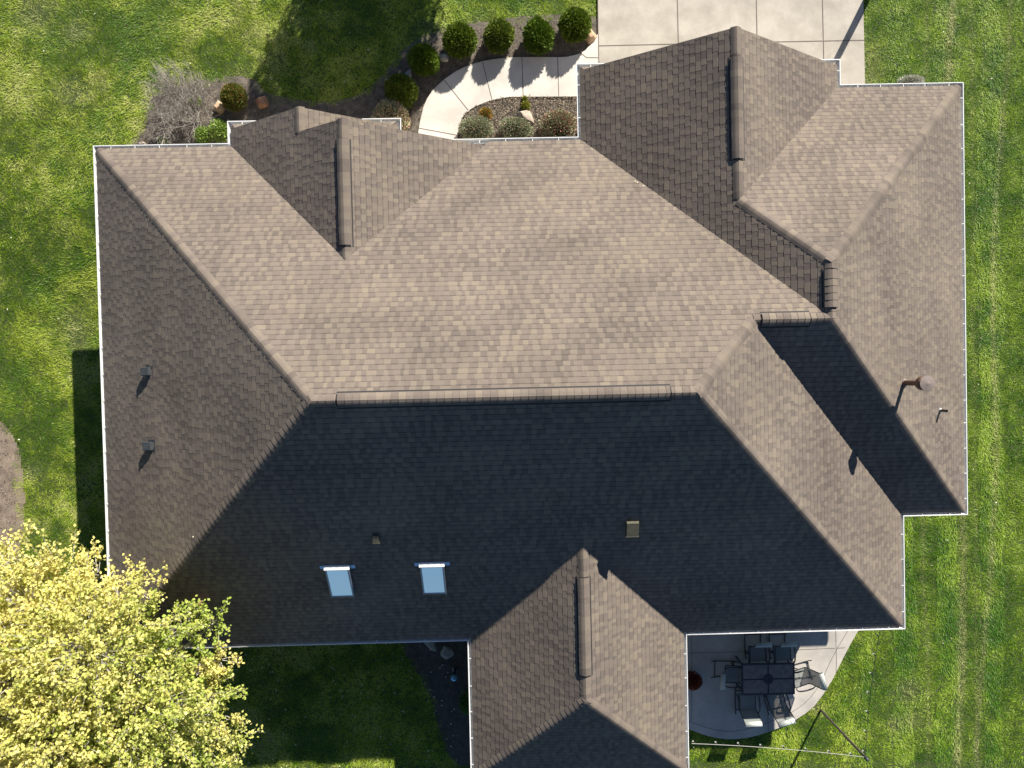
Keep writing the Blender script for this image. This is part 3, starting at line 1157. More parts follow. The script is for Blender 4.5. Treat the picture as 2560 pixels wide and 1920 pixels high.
# worn, thin spots
big = fbm(x * .33, y * .33, 3)
mid = fbm(x * 1.1, y * 1.1, 8)
fine = fbm(x * 3.5, y * 3.5, 21)
leftlawn = np.clip((-x - 2) / 6, 0, 1)
right = np.clip((x - 10.5) / 2, 0, 1)
# mower tracks run along the house on the right
tr = np.sin((x + .02 * y + .35 * (fbm(x * .2, y * .35, 14) - .5)) * 2 * np.pi / 1.45)
tan_line = np.exp(-((x - 14.45 + .25 * np.sin(y * .23) + .012 * y) / .13) ** 2) + .7 * np.exp(-((x - 15.7 - .02 * y + .15 * np.sin(y * .4)) / .09) ** 2) + .5 * np.exp(-((x - 13.5 + .01 * y - .1 * np.sin(y * .5 + 1)) / .08) ** 2) + .4 * np.exp(-((x - 15.05 + .02 * y) / .07) ** 2)
dry = np.clip((mid * .5 + fine * .5 - .47) * 5, 0, 1) * (.3 + .8 * leftlawn) * np.clip((big - .3) * 3.2, .1, 1)
spot = np.zeros(NB)
for u, v, r_ in ((175, 830, .38), (165, 800, .3), (180, 855, .3), (90, 30, .5), (190, 80, .35), (180, 235, .4), (2275, 1730, .35), (2285, 1800, .3), (2240, 1810, .25), (60, 1190, .3), (1085, 95, .5), (1200, 70, .35), (1320, 60, .3), (1465, 50, .3), (2165, 150, .5), (2175, 195, .35), (600, 195, .35), (480, 210, .4), (2040, 1770, .25)):
    px_, py_ = U(u, v)
    spot = np.maximum(spot, np.exp(-((x - px_) ** 2 + (y - py_) ** 2) / r_ ** 2 * (1 + 1.4 * (fine - .5))))
dry = np.clip(dry + spot * .9, 0, 1)
keep &= rng.random(NB) > .45 * spot
k = np.nonzero(keep)[0]
x, y, big, mid, fine, leftlawn, right, tr, tan_line, dry = (q[k] for q in (x, y, big, mid, fine, leftlawn, right, tr, tan_line, dry))
n = len(x)
# clumps lean together
ang = fbm(x * .45, y * .45, 41, 3) * 4 * np.pi + fbm(x * 2.3, y * 2.3, 45, 2) * 3.2
ang = np.where(right > .5, np.pi / 2 * np.sign(tr + 1.6 * (fbm(x * 1.2, y * .5, 48, 3) - .5)) + (fbm(x * 1.9, y * 1.9, 46, 2) - .5) * 5, ang)
ang = ang + rng.normal(0, .8, n)
lean = np.clip(rng.normal(1.08, .28, n) + .35 * (fine - .5), .15, 1.45)
L = rng.uniform(.06, .14, n) * (.8 + .5 * mid)
W = rng.uniform(.008, .0165, n)
D = np.stack([np.cos(ang) * np.sin(lean), np.sin(ang) * np.sin(lean), np.cos(lean)], 1)
P = np.stack([x, y, gz(x, y) - .015 + (fbm(x * .5, y * .5, 5) - .5) * .03], 1)
S = np.stack([-np.sin(ang), np.cos(ang), rng.normal(0, .35, n)], 1) * W[:, None] * .5
tip = P + D * L[:, None]
tip[:, 2] -= L * .18
V = np.stack([P - S, P + S, tip], 1).reshape(-1, 3)
t = np.clip(.5 + (mid - .5) * 1.5 + (big - .5) * .9 + (fine - .5) * .9 + rng.normal(0, .17, n) + .05 * tr * right, 0, 1)
c = mixcol((.072, .19, .005), (.38, .5, .03), np.clip((t - .5) * 1.3 + .5, 0, 1))
c = c + np.array([.024, .008, .003]) * leftlawn[:, None]
c = c * (1 - right[:, None] * np.array([.2, .08, .1])[None])
dr = np.clip(dry * .6 + tan_line * (.35 + .6 * fine) + (rng.random(n) < .05) * .5, 0, 1) * (rng.random(n) < .8)
c = c * (1 - dr[:, None]) + np.array([.56, .53, .24])[None] * dr[:, None]
tag(tri_mesh('grass', V, 3, c, M['grass']), 'mown green lawn grass with paler dry streaks around the house', 'grass', kind='stuff')


# ------------------------------------------------------------------ stones
def stone(u, v, sx_, sy_, sz_, rz, m, lab, seed, zoff=0., flat=False):
    X, Y = U(u, v, .1)
    bm_v, bm_f = [], []
    import bmesh
    bm = bmesh.new()
    bmesh.ops.create_icosphere(bm, subdivisions=4, radius=1)
    for q in bm.verts:
        d = q.co.normalized()
        a = mnoise.noise(d * 1.1 + Vector((seed * 7.1, 0, 0)))
        b = mnoise.noise(d * 3.1 + Vector((0, seed * 3.7, 0)))
        r_ = 1 + .45 * a + .13 * b
        p = d * r_
        for nrm in ((.8, .5, .3), (-.6, .7, .35), (.1, -.9, .4), (-.7, -.5, .5), (.1, .1, 1)):
            nn = Vector(nrm).normalized()
            lim = .72 + .1 * math.sin(seed * 3 + nrm[0] * 9)
            ex = p.dot(nn) - lim
            if ex > 0:
                p -= nn * ex * .85
        q.co = Vector((p.x * sx_, p.y * sy_, p.z * sz_))
    me = bpy.data.meshes.new('stone')
    bm.to_mesh(me)
    bm.free()
    o = link('stone', me, m, smooth=True)
    o.location = (X, Y, float(gz(X, Y)) + sz_ * .35 + zoff)
    o.rotation_euler = (0, 0, rz)
    return tag(o, lab, 'stone', 'stones in the planting beds')


stone(1476, 88, .2, .26, .2, .3, M['rock_tan'], 'tan stone tucked behind the round shrub nearest the driveway', 1)
stone(1110, 142, .17, .12, .14, -.5, M['rock_grey'], 'pale grey stone between two round shrubs at the path bend', 2)
stone(1021, 184, .1, .16, .14, -.2, M['rock_grey'], 'small blue grey stone in tree shade between two round shrubs', 3)
stone(1313, 293, .3, .24, .26, -.4, M['rock_pale'], 'large pale beige stone in the mulch between path and house', 4)
stone(547, 267, .17, .2, .17, .2, M['rock_tan'], 'pale tan stone at the foot of the bare shrub', 5)
stone(654, 254, .2, .19, .2, -.3, M['rock_rust'], 'rust brown stone at the edge of the tree shadow', 6)
stone(353, 358, .12, .08, .1, 0, M['rock_pale'], 'small pale stone just beyond the front left gutter', 7)
stone(1075, 1612, .32, .14, .07, -.85, M['flag'], 'long grey flagstone partly under the rear gutter', 8)
stone(1117, 1634, .2, .22, .07, .5, M['flag'], 'flat grey flagstone in the shaded corner of the rear bed', 9)


# ------------------------------------------------------------------ shrubs
def sprig_ball(n, r, h, zc, c0, c1, L0, L1, W0, W1, seed, squash=1., rough=.06, inner=.35, spread=.5, c2=None, f2=.0):
    g = np.random.default_rng(seed)
    d = unit(g.normal(size=(n, 3)))
    d[:, 2] = np.where(d[:, 2] < -.55, -d[:, 2], d[:, 2])
    rr = 1 - inner * g.random(n) ** 1.6
    lump = 1 + rough * 2 * (fbm(d[:, 0] * 2.2 + d[:, 2] * 1.3 + seed, d[:, 1] * 2.2 + 5, seed) - .5) * 2
    P = d * (rr * lump)[:, None] * np.array([r, r * squash, h])[None]
    P[:, 2] += zc
    D = unit(d * np.array([1, 1, r / h])[None] + g.normal(0, spread, (n, 3)) + np.array([0, 0, .25])[None])
    N = unit(d + g.normal(0, .6, (n, 3)))
    V = leaf_quads(P, D, N, g.uniform(L0, L1, n), g.uniform(W0, W1, n), .2)
    t = np.clip(g.normal(.5, .25, n) + .5 * (fbm(d[:, 0] * 3 + 9, d[:, 1] * 3, seed + 3) - .5), 0, 1)
    c = mixcol(c0, c1, t)
    if c2 is not None:
        q = g.random(n) < f2
        c[q] = np.asarray(c2)[None] * g.uniform(.7, 1.15, (q.sum(), 1))
    return V, c


def core_ball(r, h, zc, squash=1.):
    mb = MB()
    mb.lathe([(r * math.sin(a) + .001, zc - h * math.cos(a)) for a in np.linspace(.05, math.pi - .05, 10)], (0, 0, 0), 16)
    mb.v = [(a, b * squash, c) for a, b, c in mb.v]
    return mb


def shrub(name, u, v, lab, cat, group, V, c, core, rz=0., z=.4, sc=1., src=None):
    X, Y = U(u, v, z)
    t = thing(name, lab, cat, (X, Y, float(gz(X, Y))), rz, group)
    t.scale = (sc, sc, sc)
    if src:
        for ch in src.children:
            q = ch.copy()
            COL.objects.link(q)
            q.parent = t
    else:
        tri_mesh('foliage', V, 4, c, M['bush'], t)
        core.build('stems', M['core'], t, smooth=True)
    return t


_src = {}
for i_, (u, v, lab, rz, sc) in enumerate((
        (1437, 63, 'round clipped evergreen shrub nearest the driveway with a tan stone behind it', 0, 1.),
        (1346, 91, 'second round clipped evergreen shrub from the driveway above the walkway', 1.3, 1.03),
        (1246, 90, 'third round clipped evergreen shrub from the driveway in the arc beside the walkway', 2.4, .96),
        (1150, 102, 'fourth round clipped evergreen shrub from the driveway beside a pale grey stone', 3.9, 1.03),
        (1060, 150, 'fifth round clipped evergreen shrub from the driveway at the edge of the tree shadow', 5.1, .98),
        (1003, 226, 'round clipped evergreen shrub mostly in tree shadow above the pink tinged flowering shrub', .7, 1.))):
    kd = i_ % 3
    if kd not in _src:
        V, c = sprig_ball(6000, (.45, .46, .44)[kd], (.38, .36, .4)[kd], .4, (.04, .08, .008), ((.2, .27, .022), (.17, .26, .02), (.22, .27, .03))[kd],
                          .06, .13, .022, .05, 3 + kd, inner=.34, spread=.5, rough=(.07, .1, .085)[kd], squash=(1., .94, 1.05)[kd])
    s = shrub('round_shrub', u, v, lab, 'shrub', 'round clipped shrubs along the path', V, c, core_ball(.36, .31, .4), rz, .4, sc, _src.get(kd))
    _src.setdefault(kd, s)
V, c = sprig_ball(5200, .37, .36, .34, (.08, .13, .015), (.22, .22, .04), .04, .085, .018, .034, 9, inner=.35, c2=(.25, .11, .04), f2=.22)
shrub('rusty_shrub', 585, 243, 'small round green shrub with rusty tips beside the bare shrub', 'shrub', None, V, c, core_ball(.28, .27, .32), 0, .35)

V, c = sprig_ball(3400, .52, .3, .26, (.16, .2, .1), (.48, .5, .34), .04, .075, .022, .04, 12, squash=.68, inner=.4, c2=(.6, .36, .3), f2=.1)
a0 = shrub('low_shrub', 1191, 322, 'low grey green shrub beside the path end, left of its row', 'shrub', 'low shrubs in the mulch bed', V, c, core_ball(.4, .2, .2, .68), 0, .25)
shrub('low_shrub', 1291, 322, 'low grey green shrub directly below the large pale stone', 'shrub', 'low shrubs in the mulch bed', V, c, None, 2.9, .25, .98, a0)
V, c = sprig_ball(4200, .54, .36, .3, (.16, .19, .09), (.48, .46, .3), .04, .075, .022, .04, 13, squash=.84, inner=.4, c2=(.42, .17, .14), f2=.24)
shrub('low_shrub', 1393, 317, 'taller reddish tinged low shrub in the corner beside the garage gutter', 'shrub', 'low shrubs in the mulch bed', V, c, core_ball(.4, .26, .26, .84), .2, .25, 1.05)
V, c = sprig_ball(5200, .56, .45, .42, (.17, .22, .08), (.55, .52, .32), .04, .08, .022, .042, 14, inner=.4, c2=(.75, .4, .33), f2=.26)
shrub('flowering_shrub', 978, 297, 'pink and cream flowering shrub at the corner of the front gable gutter', 'shrub', None, V, c, core_ball(.45, .36, .4), 0, .4)
V, c = sprig_ball(1300, .2, .16, .14, (.12, .15, .03), (.25, .24, .05), .03, .06, .014, .028, 15, inner=.6, c2=(.62, .24, .03), f2=.35)
shrub('flower_plant', 1214, 285, 'small plant with orange flowers behind the low shrubs', 'plant', None, V, c, core_ball(.12, .09, .11), 0, .15)
V, c = sprig_ball(700, .13, .12, .1, (.16, .2, .03), (.4, .38, .06), .04, .07, .016, .03, 16, inner=.7)
y0 = shrub('leafy_plant', 1314, 264, 'small yellow green plant beside the large pale stone', 'plant', None, V, c, core_ball(.06, .05, .08), 0, .12)
shrub('leafy_plant', 1312, 245, 'tiny yellow green plant against the lower path edge', 'plant', None, V, c, None, 2, .1, .6, y0)
shrub('leafy_plant', 1403, 281, 'small bright green plant above the reddish low shrub', 'plant', None, V, c, None, 1, .3, .8, y0)
V, c = sprig_ball(1500, .32, .26, .24, (.12, .22, .03), (.32, .42, .09), .06, .11, .025, .045, 17, inner=.8, spread=.8)
g0 = shrub('leafy_plant', 548, 325, 'bright green leafy plant against the front gable side gutter', 'plant', None, V, c, core_ball(.1, .1, .15), 0, .3)
shrub('leafy_plant', 505, 336, 'pale green leafy plant under the bare shrub branches', 'plant', None, V, c, None, 1.9, .3, .85, g0)
shrub('leafy_plant', 407, 350, 'tiny green plant alone beside the front left gutter', 'plant', None, V, c, None, 2.9, .1, .42, g0)
shrub('leafy_plant', 486, 250, 'dull green sprout in the middle of the bare shrub', 'plant', None, V, c, None, .9, .2, .5, g0)
V, c = sprig_ball(900, .2, .3, .25, (.03, .1, .015), (.08, .2, .03), .07, .13, .02, .035, 18, inner=.8, squash=1.6)
shrub('leafy_plant', 1166, 1757, 'dark green leafy plant against the rear wing gutter in shade', 'plant', None, V, c, core_ball(.06, .1, .15), 0, .3)
V, c = sprig_ball(2200, .42, .16, .1, (.24, .25, .17), (.55, .53, .45), .03, .055, .012, .026, 19, squash=.42, inner=.5, c2=(.75, .73, .66), f2=.4)
shrub('white_flower_plant', 2278, 203, 'low white flowering plant against the right front gutter', 'plant', None, V, c, core_ball(.3, .08, .08, .42), 0, .1)

# bare shrub
X0, Y0 = U(492, 300, 0)
t = thing('bare_shrub', 'large leafless grey shrub spreading over the front left bed', 'shrub', (X0, Y0, 0))
br = MB()
lf_P, lf_D = [], []


def twig(p, d, ln, r, lev):
    n_ = 5
    pts, rs = [p], [r]
    q = p.copy()
    for i in range(n_):
        d = (d + Vector((rnd.gauss(0, .16), rnd.gauss(0, .16), rnd.gauss(.03, .1)))).normalized()
        q = q + d * ln / n_
        pts.append(q.copy())
        rs.append(r * (1 - .75 * (i + 1) / n_) + .0015)
    br.tube(pts, rs, 4 if lev < 2 else 3, caps=False)
    if lev < 3:
        for k_ in range((7, 6, 4)[lev]):
            f = rnd.uniform(.3, 1.)
            i = min(int(f * n_), n_ - 1)
            b = pts[i].lerp(pts[i + 1], f * n_ - i)
            dd = (pts[i + 1] - pts[i]).normalized()
            nd = (dd + Vector((rnd.gauss(0, .55), rnd.gauss(0, .55), rnd.gauss(.08, .35)))).normalized()
            twig(b, nd, ln * rnd.uniform(.42, .7), r * .5, lev + 1)


for i in range(19):
    a = i / 19 * 2 * math.pi + rnd.uniform(-.2, .2)
    out = Vector((-.3, .34, 0)) + Vector((math.cos(a), math.sin(a), 0)) * rnd.uniform(.35, .95)
    twig(Vector((rnd.gauss(0, .07), rnd.gauss(0, .07), .02)), (out + Vector((0, 0, .75))).normalized(), rnd.uniform(.8, 1.15), .013, 0)
br.build('branches', M['twig'], t)

# ------------------------------------------------------------------ birch
tb = (-11.9, -9.9)
lobes = [  # u, v, z, radius, greenness
    (60, 1526, 6.3, 1.3, 0.32), (40, 1720, 6.9, 1.75, 0.34), (215, 1640, 6.9, 1.45, 0.44), (330, 1780, 6.3, 1.4, 0.67), (450, 1760, 5.1, 1.0, 0.77),
    (405, 1625, 5.5, .8, 0.87), (470, 1885, 4.7, .9, 0.72), (285, 1526, 6.2, .72, 0.37), (140, 1466, 5.9, .82, 0.22), (300, 1900, 6.2, 1.45, 0.62),
    (-140, 1640, 6.2, 1.9, 0.22), (-100, 1900, 6.2, 2.0, 0.42), (130, 1860, 7.1, 1.5, 0.37), (445, 1581, 5.5, .42, 0.87), (350, 1600, 6.0, .8, 0.87),
    (500, 1680, 4.9, .5, 0.27), (540, 1800, 4.6, .55, 0.42), (200, 2050, 6., 1.8, 0.52), (230, 1446, 5.6, .42, 0.22), (15, 1426, 5.6, .7, 0.22), (527, 1566, 5.2, .22, 0.92), (487, 1529, 5.3, .14, 0.92),
    (540, 1660, 4.8, .32, 0.22), (565, 1850, 4.5, .4, 0.52), (330, 1466, 5.7, .4, 0.22)]
t = thing('birch_tree', 'tall yellow leaved tree overhanging the rear left roof corner', 'tree', (*tb, float(gz(*tb))))
LP, LD, LN, LC, LS = [], [], [], [], []
bk = MB()
base = Vector((0, 0, -.1))
fork = Vector((.25, .2, 2.0))
bk.tube([base, Vector((.05, .05, .6)), Vector((.12, .08, 1.3)), fork], [.2, .16, .15, .13], 10)
g2 = np.random.default_rng(5)
for (u, v, z, r_, gr) in lobes:
    X, Y = U(u, v, z)
    cz = Vector((X - tb[0], Y - tb[1], z))
    m1 = fork.lerp(cz, .45) + Vector((rnd.gauss(0, .15), rnd.gauss(0, .15), .25))
    bk.tube([fork - Vector((0, 0, .2)), fork.lerp(m1, .5) + Vector((0, 0, .1)), m1, m1.lerp(cz, .6), cz, cz + Vector((rnd.gauss(0, .3) * r_, rnd.gauss(0, .3) * r_, r_ * .72))], [.075, .06, .047, .035, .024, .007], 6, caps=False)
    nt_ = int((106 if r_ > .85 else 62) * r_ ** 1.75) + 7
    for k_ in range(nt_):
        d = Vector(g2.normal(size=3)).normalized()
        if d.z < -.35:
            d.z = -d.z
        rr = r_ * (.45 + .5 * g2.random())
        st = cz + d * rr
        dirn = (d + Vector((0, 0, .3)) + Vector(g2.normal(0, .35, 3))).normalized()
        ln = g2.uniform(.35, .9) * min(1, .5 + r_ * .4)
        e = st + dirn * ln
        b0 = cz.lerp(st, .3)
        bk.tube([b0, st, e], [.009, .007, .003], 3, caps=False)
        nl = int(26 * ln / .55) + 9
        f = g2.random(nl)
        pos = np.array(st)[None] * (1 - f[:, None]) + np.array(e)[None] * f[:, None] + g2.normal(0, .055, (nl, 3))
        LP.append(pos)
        LD.append(unit(np.array(dirn)[None] + g2.normal(0, .9, (nl, 3)) + np.array([0, 0, -.25])[None]))
        LN.append(unit(g2.normal(0, .65, (nl, 3)) + np.array([.25, .45, .75])[None]))
        tg = np.clip(gr + g2.normal(0, .13) + g2.normal(0, .12, nl), 0, 1)
        LC.append(np.minimum(mixcol((.89, .77, .26), (.36, .46, .075), tg) * g2.uniform(.65, 1.15, (nl, 1)), .92))
        LS.append(g2.uniform(.06, .1, nl))
LP, LD, LN, LC, LS = (np.concatenate(q) for q in (LP, LD, LN, LC, LS))
Xw, Yw = LP[:, 0] + tb[0], LP[:, 1] + tb[1]
hx, hy = Xw * math.cos(PHI) + Yw * math.sin(PHI), -Xw * math.sin(PHI) + Yw * math.cos(PHI)
rz_ = np.minimum(ZE + T * (hx - XL), ZE + T * (hy - YR))
ins = (hx > xl - .1) & (hy > yr - .1)
ok = ~(ins & (LP[:, 2] < rz_ + .25))
V = leaf_quads(LP[ok], LD[ok], LN[ok], LS[ok], LS[ok] * .78, .12)
tri_mesh('crown', V, 4, LC[ok], M['leaf'], t)
bk.build('trunk', M['bark'], t)
print('birch leaves', ok.sum(), 'grass', n, 'hangers', NH[0], 'roof faces', len(roof.f))

# shade tree beyond the top of the frame
cx_, cy_ = U(848, 205)
hc = 5.2
bx_, by_ = cx_ + SD[0] * hc * COT, cy_ + SD[1] * hc * COT
t = thing('shade_tree', 'dense green tree just beyond the front lawn, known here by its big shadow', 'tree', (bx_, by_, 0))
nl = 26000
d = unit(rng.normal(size=(nl, 3)))
lump = 1 + .22 * (fbm(d[:, 0] * 2.3 + 3, d[:, 1] * 2.3 + d[:, 2] * 2, 91) - .5) * 2
P = d * (rng.random(nl) ** .4 * lump)[:, None] * np.array([2.5, 2.4, 2.5])[None] + np.array([0, 0, hc])[None]
V = leaf_quads(P, rand_dir(nl), rand_dir(nl), rng.uniform(.1, .17, nl), rng.uniform(.08, .12, nl), .15)
tri_mesh('crown', V, 4, mixcol((.04, .09, .015), (.1, .17, .03), rng.random(nl)), M['leaf'], t)
b = MB()
b.tube([(0, 0, -.1), (.03, 0, 1.2), (0, .05, 2.6), (0, 0, 4.5)], [.2, .16, .13, .07], 10)
for i in range(7):
    a = i * .9
    b.tube([(0, 0, 2.4 + .2 * i), (.6 * math.cos(a), .6 * math.sin(a), 3.1 + .25 * i), (1.3 * math.cos(a), 1.3 * math.sin(a), 3.6 + .3 * i)], [.06, .045, .02], 6, caps=False)
b.build('trunk', M['bark'], t)

# post whose shadow crosses the driveway
px_, py_ = U(2166, 0)
px_, py_ = px_ + SD[0] * 1.0, py_ + SD[1] * 1.0
t = thing('yard_post', 'tall yard post beside the driveway, known here by its long shadow', 'post', (px_, py_, 0))
b = MB()
b.tube([(0, 0, -.1), (0, 0, 1.4), (0, 0, 3.1)], [.125, .1, .078], 14)
b.build('pole', M['metal'], t)
b = MB()
b.lathe([(.09, 3.1), (.13, 3.14), (.14, 3.3), (.03, 3.42)], (0, 0, 0), 16)
b.build('finial', M['metal'], t)

# fallen leaves on the lawns
n_ = 420
fx = np.concatenate([rng.uniform(-9.5, -1.5, 170), rng.uniform(-16, 16, 250)])
fy = np.concatenate([rng.uniform(-13, -7.6, 170), rng.uniform(-13, 13, 250)])
ok = ~in_poly(fx, fy, foot_w) & ~in_poly(fx, fy, path_poly) & ~in_poly(fx, fy, drive_poly) & ~in_poly(fx, fy, patio_poly)
fx, fy = fx[ok], fy[ok]
m_ = len(fx)
fz = gz(fx, fy) + .07
rl = []
for _ in range(5):
    q = (rnd.uniform(xl + .3, -6.6), rnd.uniform(yr + .3, -3.6))
    rl.append((*h2w(*q), min(pz('L', *q), pz('Rr', *q)) + .035))
for u, v in ((1589, 457), (1605, 466), (664, 661), (1592, 459)):
    q = on_roof(u, v, 'F')
    rl.append((*h2w(q.x, q.y), q.z + .035))
rl = np.array(rl)
fx, fy, fz = np.concatenate([fx, rl[:, 0]]), np.concatenate([fy, rl[:, 1]]), np.concatenate([fz, rl[:, 2]])
m_ = len(fx)
P = np.stack([fx, fy, fz], 1)
V = leaf_quads(P, np.stack([rng.normal(size=m_), rng.normal(size=m_), np.zeros(m_)], 1), unit(np.stack([rng.normal(0, .3, m_), rng.normal(0, .3, m_), np.ones(m_)], 1)),
               rng.uniform(.035, .075, m_), rng.uniform(.025, .05, m_), .1)
tag(tri_mesh('fallen_leaves', V, 4, mixcol((.6, .52, .3), (.75, .72, .6), rng.random(m_)), M['fallen']), 'pale fallen leaves dotted over the lawns and the roof near the tree', 'leaves', kind='stuff')

# ------------------------------------------------------------------ patio furniture
zt_ = zt
tc_ = U(1920.5, 1698, .8)
TRZ = R(1.0)
t = thing('patio_table', 'rectangular dark tiled patio table in the shade of the house', 'table', (*tc_, zt_), TRZ)
TW, TD, TZ = 1.66, .99, .70
f = MB()
for s in (-1, 1):
    f.box((0, s * (TD / 2 - .03), TZ), (TW, .06, .04))
    f.box((s * (TW / 2 - .03), 0, TZ), (.06, TD - .121, .04))
f.build('table_frame', M['metal'], t, bevel=.008)
for sx2 in (-1, 1):
    for sy2 in (-1, 1):
        q = MB()
        q.box((sx2 * (TW / 4 - .0145), sy2 * (TD / 4 - .0145), TZ + .004), (TW / 2 - .068, TD / 2 - .068, .022))
        q.build('tile_panel', M['tabletile'], t, bevel=.004)
q = MB()
q.box((0, 0, TZ - .02), (TW - .1, TD - .1, .016))
q.build('support_tray', M['metal'], t)
q = MB()
q.lathe([(.16, TZ + .016), (.16, TZ + .024), (.145, TZ + .027), (.14, TZ + .022), (.02, TZ + .022)], (.0, 0, 0), 32)
q.build('center_lid', M['lid'], t)
for sx2 in (-1, 1):
    for sy2 in (-1, 1):
        q = MB()
        q.tube([(sx2 * (TW / 2 - .1), sy2 * (TD / 2 - .1), TZ - .02), (sx2 * (TW / 2 - .06), sy2 * (TD / 2 - .06), .01)], .025, 8)
        q.build('leg', M['metal'], t)

_chair = []


def chair(u, v, rz, lab):
    X, Y = U(u, v, .5)
    t = thing('patio_chair', lab, 'chair', (X, Y, zt_), rz, 'sling chairs around the patio table')
    if _chair:
        def cp(o, par):
            q = o.copy()
            COL.objects.link(q)
            q.parent = par
            for ch in o.children:
                cp(ch, q)
        for ch in list(_chair[0].children):
            cp(ch, t)
        return t
    _chair.append(t)
    # side profile (y, z) of the sling: front lip -> seat -> back -> rolled top
    prof = [(.27, .40), (.245, .425), (.15, .425), (0, .405), (-.16, .39), (-.215, .41), (-.245, .46), (-.31, .66), (-.37, .85), (-.40, .93)]
    w = .255
    s = MB()
    for (y0, z0), (y1, z1) in zip(prof, prof[1:]):
        s.face([(-w, y0, z0), (w, y0, z0), (w, y1, z1), (-w, y1, z1)])
    s.build('sling', M['sling'], t, smooth=True)
    hp = [(-.392, .915), (-.405, .955), (-.43, .985), (-.465, .995), (-.505, .985), (-.525, .955), (-.52, .92)]
    s = MB()
    for (y0, z0), (y1, z1) in zip(hp, hp[1:]):
        s.face([(-w, y0, z0), (w, y0, z0), (w, y1, z1), (-w, y1, z1)])
    hr = s.build('headrest', M['headrest'], t, smooth=True)
    so = hr.modifiers.new('thick', 'SOLIDIFY')
    so.thickness = .012
    for sd in (-1, 1):
        s = MB()
        s.tube([(sd * (w + .012), y_, z_) for y_, z_ in prof] + [(sd * (w + .012), -.43, .985), (sd * (w + .012), -.5, .985)], .015, 8)
        s.build('side_rail', M['metal'], t)
        s = MB()
        xx = sd * (w + .05)
        s.tube([(sd * (w + .015), -.3, .63), (xx, -.2, .655), (xx + sd * .01, 0, .66), (xx, .16, .645), (xx, .24, .6), (xx, .26, .5), (sd * (w + .012), .22, .42)], [.014, .02, .024, .024, .02, .016, .014], 8)
        s.build('arm', M['metal'], t)
        s = MB()
        s.tube([(sd * .2, .34, .05), (sd * .235, .26, .018), (sd * .25, 0, .016), (sd * .25, -.3, .018), (sd * .26, -.5, .05), (sd * .265, -.56, .09)], .017, 8)
        s.build('runner', M['metal'], t)
        s = MB()
        s.tube([(sd * .25, .1, .018), (sd * .22, .05, .2), (sd * (w + .01), .02, .4)], .016, 8)
        s.build('leg', M['metal'], t)
    for a_, b_ in (((-.257, -.44, .03), (.257, -.44, .03)), ((-.25, .16, .018), (.25, .16, .018)), ((-.25, .02, .3), (.25, .02, .3))):
        s = MB()
        s.tube([a_, b_], .015, 8)
        s.build('crossbar', M['metal'], t)
    return t


chair(1893, 1633, math.pi + .02, 'sling chair at the upper table edge, left of its pair')
chair(1955.5, 1632, math.pi + .03, 'sling chair at the upper table edge, nearer the sunlit patio')
chair(1831, 1686, -math.pi / 2 - .02, 'sling chair at the shaded left end of the table')
chair(1868, 1754, .03, 'fully shaded sling chair at the lower table edge with white lit headrest')
chair(1941, 1752, .27, 'angled sling chair at the lower table edge, partly in sun')
chair(2003, 1694, math.pi / 2 + .27, 'sunlit sling chair turned at the right end of the table')

V, c = sprig_ball(3200, .27, .2, .42, (.14, .03, .018), (.3, .07, .035), .025, .05, .015, .03, 23, inner=.45, c2=(.09, .06, .02), f2=.12)
X, Y = U(1731, 1700, .45)
t = thing('potted_mum', 'rust red potted plant on the patio against the wall', 'plant', (X, Y, zt_))
b = MB()
b.lathe([(.13, 0), (.18, .28), (.195, .28), (.195, .33), (.17, .33), (.16, .27)], (0, 0, 0), 24)
b.build('pot', M['pot'], t)
tri_mesh('foliage', V, 4, c, M['bush'], t)
b = core_ball(.2, .14, .4)
b.build('stems', M['core'], t)

X, Y = U(1135, 1694, .7)
t = thing('gazing_ball', 'blue glass gazing ball on a dark stand in the shaded rear bed', 'garden ornament', (X, Y, 0))
b = MB()
b.lathe([(.12, 0), (.12, .03), (.04, .08), (.03, .5), (.08, .56), (.085, .6)], (0, 0, 0), 20)
b.build('stand', M['metal'], t)
b = MB()
b.lathe([(.115 * math.sin(a), .7 - .115 * math.cos(a)) for a in np.linspace(.04, math.pi - .04, 18)], (0, 0, 0), 28)
b.build('globe', M['gazing'], t, smooth=True)

# light post and string lights
X, Y = U(2052, 1775, 0)
PH = 2.95
t = thing('light_post', 'slim dark post on the lawn holding up the string lights', 'post', (X, Y, 0))
b = MB()
b.tube([(0, 0, -.1), (0, 0, PH - .12)], .036, 14)
b.build('pole', M['postwood'], t)
b = MB()
b.lathe([(.04, PH - .14), (.052, PH - .12), (.052, PH - .02), (.03, PH)], (0, 0, 0), 16)
b.build('post_cap', M['darkvent'], t)
b = MB()
b.tube([(0, 0, PH - .2), (-.05, .05, PH - .2), (-.06, .06, PH - .16)], .008, 6)
b.build('hook', M['metal'], t)
top = Vector((X, Y, PH - .16))


def string_light(p0, p1, sag, n, lab, m, f0, f1):
    t = thing('string_light', lab, 'string lights', p0)
    d = p1 - p0
    pos = lambda q: d * q - Vector((0, 0, 4 * sag * q * (1 - q)))
    b = MB()
    b.tube([pos(i / 40) for i in range(41)], .0075, 6)
    b.build('wire', m, t)
    for i in range(n):
        q = pos(f0 + (f1 - f0) * i / (n - 1)) + Vector((rnd.gauss(0, .006), rnd.gauss(0, .006), 0))
        s = MB()
        s.tube([q + Vector((0, 0, 0)), q - Vector((0, 0, .03)), q - Vector((0, 0, .085))], [.006, .02, .02], 10)
        o = s.build('socket', M['wire'], t)
        s = MB()
        s.lathe([(.014, -.085), (.022, -.105), (.028, -.13), (.024, -.152), (.01, -.168)], q, 14)
        s.build('bulb', M['bulb'], o, smooth=True)


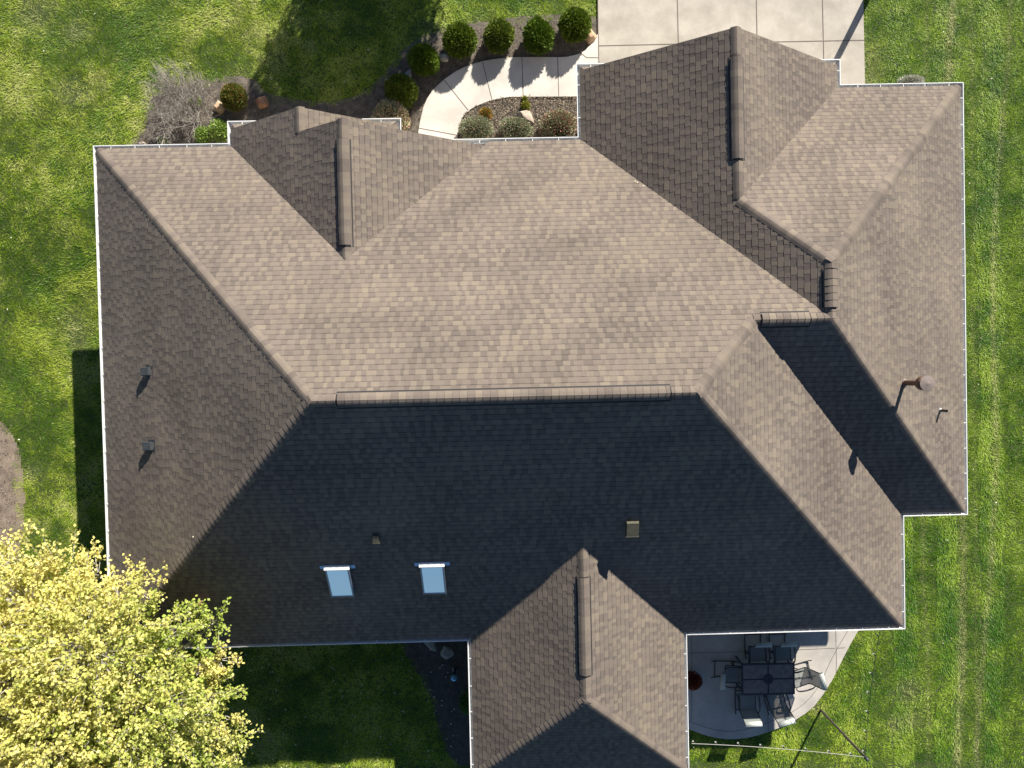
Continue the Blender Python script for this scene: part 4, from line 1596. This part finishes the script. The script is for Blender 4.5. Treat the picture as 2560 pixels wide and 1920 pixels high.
a = U(1729, 1859, ZE - .03)
string_light(Vector((*a, ZE - .03)), top, .1, 8, 'pale string lights running from the rear wing gutter to the post', M['palewire'], .015, .93)
a = U(2200, 1576, ZE - .03)
string_light(Vector((*a, ZE - .03)), top, .1, 7, 'dark string lights running from the house eave down to the post', M['wire'], .05, .97)

# ------------------------------------------------------------------ light, camera
wd = bpy.data.worlds.new('World')
SC.world = wd
wd.use_nodes = True
nt = wd.node_tree
sky = nt.nodes.new('ShaderNodeTexSky')
sky.sky_type = 'NISHITA'
sky.sun_disc = False
sky.sun_elevation = SUN_EL
sky.sun_rotation = SUN_AZ
sky.air_density = .85
sky.dust_density = .2
sky.ozone_density = 4.5
bg = nt.nodes['Background']
bg.inputs['Strength'].default_value = .05
nt.links.new(sky.outputs['Color'], bg.inputs['Color'])
ld = bpy.data.lights.new('sun', 'SUN')
ld.energy = 5.0
ld.angle = R(.53)
ld.color = (1., .94, .85)
sun = bpy.data.objects.new('sun', ld)
COL.objects.link(sun)
sv = Vector((SD[0] * math.cos(SUN_EL), SD[1] * math.cos(SUN_EL), math.sin(SUN_EL)))
sun.rotation_euler = sv.to_track_quat('Z', 'Y').to_euler()
sun.location = sv * 60

cd_ = bpy.data.cameras.new('camera')
cd_.sensor_fit = 'HORIZONTAL'
cd_.sensor_width = 36
cd_.lens = FPX / 2560 * 36
cd_.clip_start = .1
cd_.clip_end = 3000
cam = bpy.data.objects.new('camera', cd_)
COL.objects.link(cam)
back = Vector((TX, TY, 1)).normalized()
right = Vector((1, 0, -TX))
right = (right - back * right.dot(back)).normalized()
up = back.cross(right)
Mx = Matrix((right, up, back)).transposed().to_4x4()
Mx.translation = Vector((0, 0, H))
cam.matrix_world = Mx
SC.camera = cam

SC.render.engine = 'CYCLES'
SC.render.resolution_x, SC.render.resolution_y = 1024, 768
SC.cycles.use_denoising = True
SC.cycles.max_bounces = 6
SC.cycles.transparent_max_bounces = 8
SC.view_settings.view_transform = 'Standard'
SC.view_settings.look = 'None'
SC.view_settings.exposure = 1.12
SC.view_settings.gamma = 1
SC.view_settings.use_curve_mapping = False
